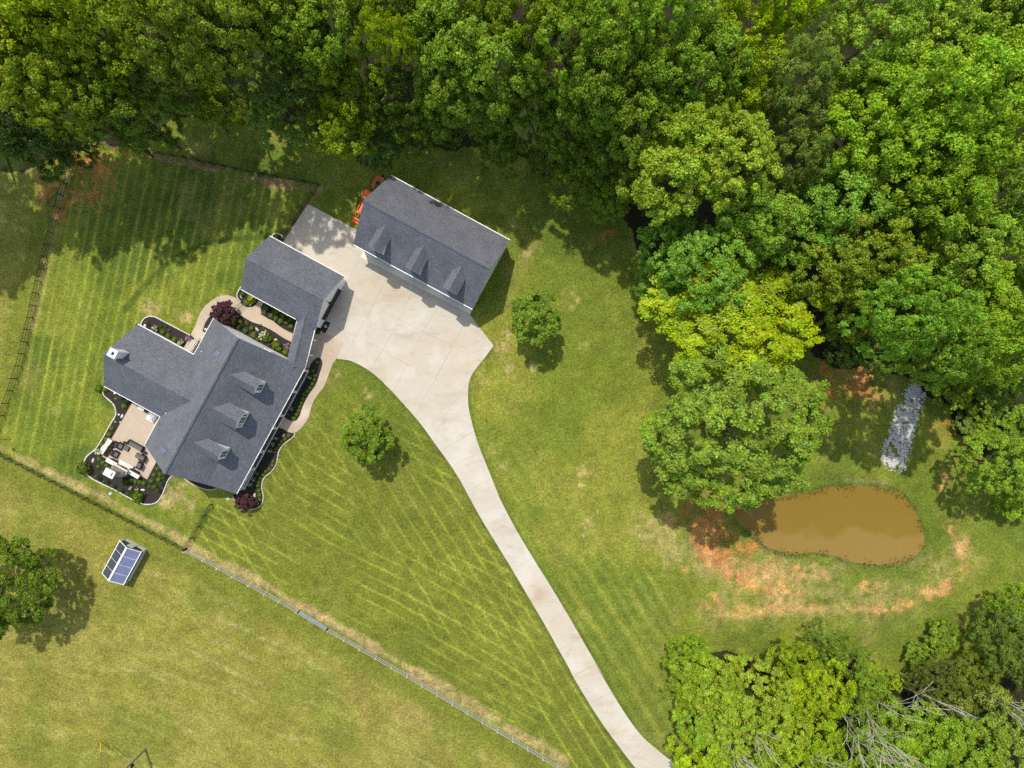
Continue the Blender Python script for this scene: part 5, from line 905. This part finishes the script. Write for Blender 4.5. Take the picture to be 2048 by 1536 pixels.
for p, k, r, c_, lab in [
    (S4((305, 752))[0], 'hyd', 6.5, (.13, .18, .03), 'white hydrangea at the outer end of the bed behind the wing'), (S4((425, 797))[0], 'box', 5, BX, 'round boxwood next to the outer hydrangea behind the wing'), (S4((515, 857))[0], 'box', 5.2, BX, 'middle round boxwood in the bed behind the wing'), (S4((610, 912))[0], 'box', 5.4, BX, 'round boxwood next to the stair in the bed behind the wing'), (S4((700, 952))[0], 'hyd', 6.6, (.13, .18, .03), 'white hydrangea nearest the rear stair'), (S4((190, 655))[0], 'cone', 3.2, BXD, 'small dark conifer at the rounded end of the bed behind the wing'),
    (S4((400, 705))[0], 'loose', 3, BXD, 'tiny dark shrub near the edging behind the wing, left one'), (S4((478, 715))[0], 'loose', 2.6, BXD, 'tiny dark shrub near the edging behind the wing, middle one'), (S4((532, 772))[0], 'loose', 3.2, (.11, .14, .02), 'tiny olive shrub near the edging behind the wing'), (S4((830, 905))[0], 'lilac', 6.5, (.16, .12, .11), 'dusky purple shrub beside the white rear stair rail'),
    (S5((412, 215))[0], 'loose', 5, BXD, 'dark shrub against the garage wall at the path bend'), (S5((560, 290))[0], 'loose', 9, YS, 'bright yellow green shrub beside the garage side door path'), (S5((478, 345))[0], 'loose', 6.5, BX, 'green shrub at the path edge beside the yellow green one'), (S5((540, 375))[0], 'hyd', 3, (.1, .15, .03), 'tiny white flowered plant below the yellow green garage shrub'),
    (S5((750, 500))[0], 'loose', 5.5, (.13, .17, .04), 'pale green shrub at the rounded end of the garage bed'), (S5((780, 420))[0], 'loose', 7, BXD, 'dark shrub under the garage eave, left'), (S5((850, 545))[0], 'loose', 5.8, (.14, .18, .05), 'pale variegated shrub, second along the garage bed'), (S5((928, 582))[0], 'loose', 5.6, (.14, .18, .05), 'pale variegated shrub, third along the garage bed'), (S5((1000, 622))[0], 'loose', 6, (.14, .19, .04), 'pale variegated shrub, fourth along the garage bed'), (S5((1080, 650))[0], 'loose', 4.6, (.14, .19, .03), 'light green shrub, fifth along the garage bed'), (S5((1155, 706))[0], 'loose', 5.6, (.15, .20, .03), 'light green shrub at the link roof end of the garage bed'), (S5((930, 490))[0], 'loose', 7.6, BXD, 'dark tall shrub under the garage eave, middle'), (S5((1035, 545))[0], 'loose', 8, BXD, 'dark tall shrub under the garage eave, right'), (S5((1140, 605))[0], 'loose', 6, (.08, .12, .02), 'dark shrub in the inner corner of the link roof'),
    (S5((335, 545))[0], 'loose', 5, (.12, .15, .02), 'olive shrub next to the purple courtyard maple'), (S5((385, 625))[0], 'loose', 4.4, YS, 'small yellow shrub in the courtyard bed, left end'), (S5((275, 652))[0], 'loose', 5.2, BX, 'round green shrub below the purple courtyard maple'), (S5((365, 715))[0], 'loose', 5.4, (.085, .14, .02), 'green shrub by the white gable wall in the courtyard, left'), (S5((485, 650))[0], 'box', 5.6, (.11, .16, .016), 'round shrub at the path edge of the courtyard bed'), (S5((465, 767))[0], 'loose', 6, BXD, 'dark green shrub by the gable wall in the courtyard'), (S5((560, 727))[0], 'box', 5.4, (.16, .22, .012), 'round bright green shrub left of the courtyard boulder'), (S5((690, 690))[0], 'loose', 3, (.09, .14, .03), 'tiny green plant near the path in the courtyard, upper'), (S5((735, 735))[0], 'loose', 2.6, (.11, .17, .03), 'tiny green plant near the path in the courtyard, lower'),
    (S5((590, 835))[0], 'loose', 7.2, (.17, .19, .07), 'pale variegated shrub under the gable in the courtyard'), (S5((755, 850))[0], 'hyd', 10.5, (.20, .25, .02), 'large yellow green hydrangea in the courtyard'), (S5((650, 900))[0], 'loose', 5, (.12, .18, .02), 'green plant beside the large courtyard hydrangea'), (S5((845, 890))[0], 'loose', 6, BXD, 'dark shrub right of the large courtyard hydrangea'), (S5((925, 985))[0], 'loose', 9, (.16, .21, .012), 'yellow green shrub near the purple flowers'), (S5((975, 1040))[0], 'loose', 6, BX, 'green shrub below the yellow green courtyard shrub'), (S5((1108, 1005))[0], 'lilac', 6, (.12, .12, .1), 'lilac flowered shrub at the link roof'), (S5((1055, 987))[0], 'loose', 2.4, (.42, .25, .10), 'small orange plant beside the lilac flowers'), (S5((1070, 1095))[0], 'loose', 6.2, BX, 'green shrub in the last corner of the courtyard'), (S5((830, 985))[0], 'loose', 4, (.09, .08, .09), 'dusky purple plant by the gable wall'),
    (S6((345, 42))[0], 'loose', 7.5, (.14, .20, .016), 'bright green shrub at the outer corner of the wing'), (S6((418, 50))[0], 'loose', 5.5, BX, 'green shrub against the outer corner of the wing'), (S6((642, 247))[0], 'box', 5.4, BX, 'single round boxwood in the bed above the patio'), (S6((605, 147))[0], 'loose', 4.2, (.09, .14, .06), 'blue green shrub under the wing eave'), (S6((672, 195))[0], 'loose', 6, (.04, .075, .014), 'very dark shrub under the wing eave by the patio'), (S6((545, 162))[0], 'loose', 2.6, YS, 'tiny yellow plant under the wing eave'), (S6((540, 440))[0], 'hyd', 3, (.1, .15, .03), 'small white flowered plant above the boxwood row by the patio'),
    (S6((500, 512))[0], 'box', 5, BX, 'round boxwood at the top of the row left of the patio'), (S6((465, 582))[0], 'box', 5, BX, 'second round boxwood in the row left of the patio'), (S6((430, 642))[0], 'box', 5, BX, 'third round boxwood in the row left of the stone wall'), (S6((385, 706))[0], 'box', 4.8, BX, 'lowest round boxwood in the row left of the stone wall'), (S6((345, 780))[0], 'white', 7.5, (.16, .2, .05), 'white flowering hydrangea at the foot of the stone wall'),
    (S6((350, 872))[0], 'box', 5, BX, 'round boxwood below the stone wall, first of three'), (S6((393, 915))[0], 'box', 5, BX, 'round boxwood below the stone wall, second of three'), (S6((432, 953))[0], 'box', 4.8, BX, 'round boxwood behind the fireplace wing, third of three'), (S6((465, 975))[0], 'box', 3, BX, 'small round boxwood beside the fireplace chimney'), (S6((335, 965))[0], 'loose', 4, BX, 'small green shrub in the open mulch behind the fireplace'), (S6((385, 1032))[0], 'loose', 3.4, (.15, .19, .05), 'small pale plant behind the fireplace chimney'),
    (S6((165, 985))[0], 'loose', 13.5, (.115, .16, .012), 'big rounded shrub at the outer corner of the patio bed'), (S6((805, 1318))[0], 'loose', 12.5, (.115, .18, .012), 'big bright shrub at the bottom of the patio bed'),
    (S6((620, 1155))[0], 'box', 5, BXD, 'shaded round boxwood behind the fireplace, left'), (S6((668, 1145))[0], 'box', 5, BXD, 'shaded round boxwood behind the fireplace, right'), (S6((730, 1126))[0], 'box', 4.8, BX, 'round boxwood under the patio edge, first of four'), (S6((778, 1137))[0], 'box', 4.8, BX, 'round boxwood under the patio edge, second of four'), (S6((825, 1146))[0], 'box', 4.8, BX, 'round boxwood under the patio edge, third of four'), (S6((875, 1162))[0], 'box', 5, BX, 'round boxwood under the patio edge, last of four'), (S6((715, 1215))[0], 'hyd', 4.6, BX, 'small hydrangea left of the white rock below the patio'), (S6((800, 1230))[0], 'hyd', 4.6, (.09, .14, .04), 'pale hydrangea touching the white rock below the patio'),
    (S6((1040, 985))[0], 'box', 4.8, BX, 'round boxwood nearest the house gable by the patio corner'), (S6((1000, 1062))[0], 'box', 4.8, BX, 'second round boxwood from the gable by the patio corner'), (S6((965, 1132))[0], 'box', 4.8, BX, 'round boxwood at the bottom corner of the patio'), (S6((1070, 1052))[0], 'loose', 5.5, (.12, .17, .02), 'light green shrub between boxwoods and gable'), (S6((1048, 1120))[0], 'loose', 5, BX, 'green shrub in the middle of the gable side bed'), (S6((945, 1200))[0], 'loose', 4, BXD, 'dark small shrub below the patio corner'), (S6((1000, 1205))[0], 'loose', 6, BXD, 'dark shrub among the gable side conifers'),
    (Z(540, 640, 8, [(765, 190)])[0], 'loose', 5, (.05, .09, .01), 'dark shrub in the mulch at the garage front corner'), (Z(520, 390, 16, [(520, 1340)])[0], 'loose', 5.5, BX, 'green shrub in the small round bed behind the garage'),
]: plant(k, p, r, c_, lab)
for p, r, lab in zip(S6((325, 1085), (428, 1138), (508, 1188), (598, 1240), (690, 1286), (1125, 1050), (1110, 1095), (1085, 1160), (1045, 1240)), (5.6, 5.2, 5.2, 5.2, 5.2, 4.4, 4.6, 4.6, 4.6),
        ['dark pointed conifer, %s from the outer corner along the lower edging' % ORD[i] for i in range(5)]+['pointed conifer nearest the house gable', 'pointed conifer second from the house gable', 'pointed conifer third from the house gable', 'pointed conifer lowest beside the gable bed edging']):
    plant('cone', p, r*.82, (.075, .13, .012), lab, 'pointed conifers in the patio bed', cat='conifer')
# rocks -------------------------------------------------------------------------------
def rock(p, lx, ly, ang, m, label, seed, name='boulder', z=0):
    rr = random.Random(seed); bm = bmesh.new(); bmesh.ops.create_icosphere(bm, subdivisions=2, radius=1)
    for v in bm.verts: v.co *= rr.uniform(.82, 1.12); v.co.z = max(v.co.z, -.3)
    me = bpy.data.meshes.new(name); bm.to_mesh(me); bm.free(); me.materials.append(m); o = bpy.data.objects.new(name, me); C.objects.link(o); k = H/F
    o.location = P(*p)+(.12+z,); o.scale = (lx*k, ly*k, min(lx, ly)*k*.8); o.rotation_euler = (0, 0, ang); return tag(o, label, 'rock')
for i, (p, lx, ly, a, m, lab) in enumerate([
    (S5((642, 748))[0], 5, 2.6, -.9, 'stone', 'pale boulder in the middle of the courtyard bed'), (S5((925, 907))[0], 4, 2.4, .1, 'stone', 'pale boulder near the path end of the courtyard bed'), (S5((405, 253))[0], 2.6, 3.6, .3, 'whitestone', 'white boulder in the garage bed at the path bend'), (S5((267, 483))[0], 3.4, 2.2, .6, 'whitestone', 'pale flat stone beside the purple courtyard maple'), (S4((160, 703))[0], 3.2, 3.2, 0, 'whitestone', 'white boulder at the end of the bed behind the wing'), (S4((1092, 760))[0], 2.8, 3, 0, 'whitestone', 'white boulder at the back corner of the house by the path'),
    (Z(540, 640, 8, [(893, 103)])[0], 3, 3.4, .4, 'stone', 'tan boulder in the dark mulch by the garage door'), (Z(540, 640, 8, [(820, 193)])[0], 2.6, 2.4, .4, 'stone', 'grey boulder ringed by dark mulch at the garage corner'), (Z(540, 830, 20.48, [(570, 840)])[0], 2.6, 4.4, -.6, 'stone', 'tan boulder beside the first boxwood below the walk'), (Z(440, 920, 12, [(840, 845)])[0], 2.6, 4.6, 0, 'stone', 'tan boulder next to the purple front maple'),
    (S6((280, 890))[0], 2.6, 4.8, -.2, 'stone', 'tan boulder in the open mulch below the stone wall'), (S6((583, 350))[0], 2.6, 2.3, 0, 'whitestone', 'round white rock left of the patio'), (S6((620, 368))[0], 2.4, 4.6, -.5, 'whitestone', 'long white rock left of the patio'), (S6((600, 442))[0], 1.6, 2.2, 0, 'whitestone', 'small white rock at the patio edge'), (S6((865, 1238))[0], 4.4, 2.4, -.1, 'whitestone', 'white rock in the mulch below the patio'), (S6((533, 98))[0], 2.6, 2, -.4, 'whitestone', 'white rock under the wing eave')]):
    rock(p, lx, ly, a, M[m], lab, 50+i)
# ------------------------------------------------------------------ patio: stone wall, fireplace, furniture
def build_wall():
    a = Vector(P(*S6((505, 640))[0])+(0,)); b = Vector(P(*S6((385, 800))[0])+(0,)); d = b-a; w_ = thing('stone_wall', 'low wall of pale stacked stones beside the patio seats', 'wall', a, math.atan2(d.y, d.x)); mb = MB(); rr = random.Random(4); L = d.length
    for k in range(8):
        for z in range(2): mb.box(k*L/8+.02, (k+1)*L/8-.02+rr.uniform(-.02, .02), -.27+rr.uniform(-.05, .05), .27+rr.uniform(-.05, .05), z*.24, z*.24+.23)
    mb.build('stone_course', M['veneer'], w_, bevel=.03); mb = MB()
    for k in range(6): mb.box(k*L/6+.015, (k+1)*L/6-.015, -.34+rr.uniform(-.05, .05), .34+rr.uniform(-.05, .05), .47, .57+rr.uniform(0, .04))
    mb.build('capstone', M['whitestone'], w_, bevel=.02)
    n_ = Vector((-math.sin(math.atan2(d.y, d.x)), math.cos(math.atan2(d.y, d.x)), 0))
    for k in range(5):
        p = a+d*(k+.3)/4.6+n_*.62; BALLo = bpy.data.objects.new('grass_tuft', BALL['loose'][k % 3]); C.objects.link(BALLo); BALLo.location = (p[0], p[1], .2); BALLo.scale = (.3, .3, .3); BALLo.color = (.06, .045, .035, 1); tag(BALLo, 'brown dried plant at the foot of the stone wall, %s from its top end' % ORD[k], 'plant', 'brown plants along the stone wall')
build_wall()
def build_fireplace():
    org = (-35.85, -41.3, 0); f = thing('outdoor_fireplace', 'white capped stone fireplace with side walls facing the patio', 'fireplace', lot(org[0], org[1]), ANG); cv = -41.3; cu = -35.75
    mb = MB(org, True); mb.box(cu-.6, cu+.3, cv-.95, cv+.95, 0, 1.9); bd = mb.build('firebox', M['veneer'], f, bevel=.03)
    mb = MB(org, True); mb.box(cu+.27, cu+.36, cv-.42, cv+.42, .35, 1.1); mb.build('opening', M['black'], bd)
    mb = MB(org, True); mb.box(cu-.15, cu+.48, cv-1.1, cv+1.1, 1.45, 1.6); mb.build('mantel', M['whitestone'], f, bevel=.02)
    mb = MB(org, True); q = [(cu-.6, cv-.95, 1.9), (cu+.3, cv-.95, 1.9), (cu+.3, cv+.95, 1.9), (cu-.6, cv+.95, 1.9), (cu-.55, cv-.5, 2.5), (cu+.2, cv-.5, 2.5), (cu+.2, cv+.5, 2.5), (cu-.55, cv+.5, 2.5)]; mb.add(q, [(0, 3, 2, 1), (4, 5, 6, 7), (0, 1, 5, 4), (1, 2, 6, 5), (2, 3, 7, 6), (3, 0, 4, 7)]); mb.box(cu-.55, cu+.2, cv-.5, cv+.5, 2.5, 3.6); ch = mb.build('chimney', M['veneer'], f, bevel=.02)
    mb = MB(org, True); mb.box(cu-.72, cu+.3, cv-.72, cv+.72, 3.6, 3.75); mb.build('chimney_cap', M['trim'], ch, bevel=.02); mb = MB(org, True); mb.box(cu-.42, cu+.1, cv+.3, cv+.45, 3.75, 3.77); mb.build('flue', M['black'], ch)
    mb = MB(org, True); mb.box(cu+.3, cu+.95, cv-1.05, cv+1.05, .02, .45); mb.build('hearth', M['whitestone'], f, bevel=.02)
    for s in (-1, 1):
        mb = MB(org, True); a, b = sorted((cv+s*.98, cv+s*2.5)); mb.box(cu-.05, cu+.35, a, b, 0, .75); wg = mb.build('side_wall', M['veneer'], f); mb = MB(org, True); mb.box(cu-.12, cu+.42, a-.03, b+.03, .75, .85); mb.build('cap', M['trim'], wg, bevel=.015)
build_fireplace()
def chair(u, v, face, label, group='patio armchairs'):
    t = thing('patio_armchair', label, 'armchair', lot(u, v), ANG+face, group)    # local +x is the way it faces
    for nm, bx, m in (('seat', (-.3, .36, -.33, .33, .2, .36), 'wicker'), ('seat_cushion', (-.27, .37, -.3, .3, .361, .46), 'cushion'), ('armrest', (-.36, .38, -.46, -.335, .05, .6), 'wicker'), ('armrest', (-.36, .38, .335, .46, .05, .6), 'wicker')):
        mb = MB(); mb.box(*bx); mb.build(nm, M[m], t, bevel=.025)
    mb = MB(); mb.extr([(-.38, .1), (-.52, .92), (-.42, .95), (-.28, .15)], -.4, .4, 'v'); mb.build('backrest', M['wicker'], t, bevel=.02); mb = MB(); mb.extr([(-.26, .47), (-.41, .9), (-.32, .92), (-.14, .47)], -.29, .29, 'v'); mb.build('back_cushion', M['cushion'], t, bevel=.02)
    for x in (-.33, .33):
        for y in (-.42, .42): mb = MB(); mb.tube((x, y, 0), (x, y, .12), .025, n=6); mb.build('leg', M['black'], t)
    return t
def otto(u, v, label):
    t = thing('ottoman', label, 'ottoman', lot(u, v), ANG, 'patio ottomans')
    mb = MB(); mb.box(-.33, .33, -.36, .36, .08, .3); mb.build('base', M['wicker'], t, bevel=.02); mb = MB(); mb.box(-.32, .32, -.35, .35, .301, .43); mb.build('cushion', M['cushion'], t, bevel=.04)
    for x in (-.28, .28):
        for y in (-.3, .3): mb = MB(); mb.tube((x, y, 0), (x, y, .1), .025, n=6); mb.build('leg', M['black'], t)
R1 = lambda x, y: UV(*Z(210, 870, 17.06, [(x, y)])[0], .4)
PV = -math.pi/2      # facing +v
chair(*R1(520, 370), PV, 'dark patio armchair with ottoman, left side nearest the sofa'); otto(*R1(730, 455), 'grey topped ottoman in front of the left armchair near the sofa')
chair(*R1(370, 650), PV, 'dark patio armchair on the left, closest to the stone wall foot')
chair(*R1(1290, 790), -PV, 'dark patio armchair with ottoman, right side nearest the house'); otto(*R1(1130, 710), 'grey topped ottoman in front of the right armchair')
chair(*R1(1180, 1040), -PV, 'dark patio armchair on the right, nearest the fireplace')
def sofa():
    u, v = R1(1060, 360); t = thing('patio_sofa', 'long dark wicker sofa with grey cushions across the patio', 'sofa', lot(u, v), ANG+math.pi)   # faces -u
    for nm, bx, m in (('seat', (-.3, .36, -1.0, 1.0, .18, .34), 'wicker'), ('seat_cushion', (-.27, .37, -.98, .98, .341, .46), 'cushion'), ('armrest', (-.36, .38, -1.16, -1.01, .05, .62), 'wicker'), ('armrest', (-.36, .38, 1.01, 1.16, .05, .62), 'wicker')):
        mb = MB(); mb.box(*bx); mb.build(nm, M[m], t, bevel=.025)
    mb = MB(); mb.extr([(-.34, .1), (-.46, .82), (-.36, .84), (-.25, .15)], -1.05, 1.05, 'v'); mb.build('backrest', M['wicker'], t, bevel=.02)
    for x in (-.33, .33):
        for y in (-1.1, 1.1): mb = MB(); mb.tube((x, y, 0), (x, y, .12), .025, n=6); mb.build('leg', M['black'], t)
sofa()
for (x, y), lab in zip(((692, 252), (1282, 578)), ('round black side table at the left end of the sofa', 'round black side table at the right end of the sofa')):
    u, v = R1(x, y); t = thing('side_table', lab, 'table', lot(u, v)); mb = MB(); mb.tube((0, 0, .46), (0, 0, .5), .19, .19, 16); mb.build('table_top', M['black'], t); mb = MB(); mb.tube((0, 0, .03), (0, 0, .46), .04); mb.tube((0, 0, 0.0), (0, 0, .03), .15, .15, 14); mb.build('pedestal', M['black'], t)
for (x, y), r, c_, lab in (((775, 258), .2, (.09, .09, .04), 'small potted plant between the left side table and the sofa'), ((1370, 600), .22, (.12, .08, .09), 'small potted plant right of the right side table')):
    u, v = R1(x, y); t = thing('potted_plant', lab, 'potted plant', lot(u, v)); mb = MB(); mb.tube((0, 0, 0), (0, 0, .3), r*.6, r*.85, 12); mb.build('pot', M['terra'], t)
    o = bpy.data.objects.new('foliage', BALL['loose'][0]); C.objects.link(o); o.parent = t; o.location = (0, 0, .42); o.scale = (r, r, r); o.color = (*c_, 1)
for (x0, y0, x1, y1, c_, lab) in ((230, 835, 440, 950, (.13, .125, .05), 'planter of dry grasses left of the hearth'), (880, 1170, 1150, 1320, (.09, .055, .06), 'planter of dusky red plants right of the hearth')):
    a, b = R1(x0, y0), R1(x1, y1); c0 = ((a[0]+b[0])/2, (a[1]+b[1])/2); L = math.hypot(a[0]-b[0], a[1]-b[1]); t = thing('planter', lab, 'planter', lot(*c0), ANG); mb = MB(); mb.box(-.2, .2, -L/2, L/2, 0, .35); mb.build('planter_box', M['terra'], t, bevel=.015)
    for k in range(5): o = bpy.data.objects.new('foliage', BALL['loose'][k % 3]); C.objects.link(o); o.parent = t; o.location = (0, -L/2+L*(k+.5)/5, .48); o.scale = (.24, .24, .22); o.color = (*c_, 1)
def grill():
    a = UV(*S6((880, 283))[0], .8); t = thing('grill_cabinet', 'white grill cabinet standing against the wing beside the patio', 'grill', lot(*a), ANG); mb = MB(); mb.box(-.3, .3, -.8, .75, .08, .86); cb = mb.build('cabinet', M['trim'], t, bevel=.02); mb = MB(); mb.box(-.33, .33, -.83, .78, .861, .92); mb.build('counter', M['whitestone'], t)
    mb = MB(); mb.extr([(-.27, .92), (-.25, 1.12), (0, 1.25), (.25, 1.12), (.27, .92)], -.75, -.2, 'v'); mb.build('grill_lid', M['black'], t, bevel=.03)
grill()
# garden arch over the path, seen as two thin bars
def arch():
    t = thing('path_gate', 'thin dark garden gate rails crossing the curved path', 'garden gate', P3(*S5((360, 410))[0])); o0 = P(*S5((360, 410))[0])
    for a, b in (((375, 345), (300, 430)), ((425, 370), (345, 460))):
        mb = MB(); A = P(*S5(a)[0], .9); B = P(*S5(b)[0], .9); A = Vector((A[0]-o0[0], A[1]-o0[1], .95)); B = Vector((B[0]-o0[0], B[1]-o0[1], .95))
        mb.tube(A, B, .025, n=6); mb.tube((A[0], A[1], 0), A, .03, n=6); mb.tube((B[0], B[1], 0), B, .03, n=6); mb.tube(A-Vector((0, 0, .6)), B-Vector((0, 0, .6)), .02, n=6); mb.build('gate_rail', M['black'], t)
arch()
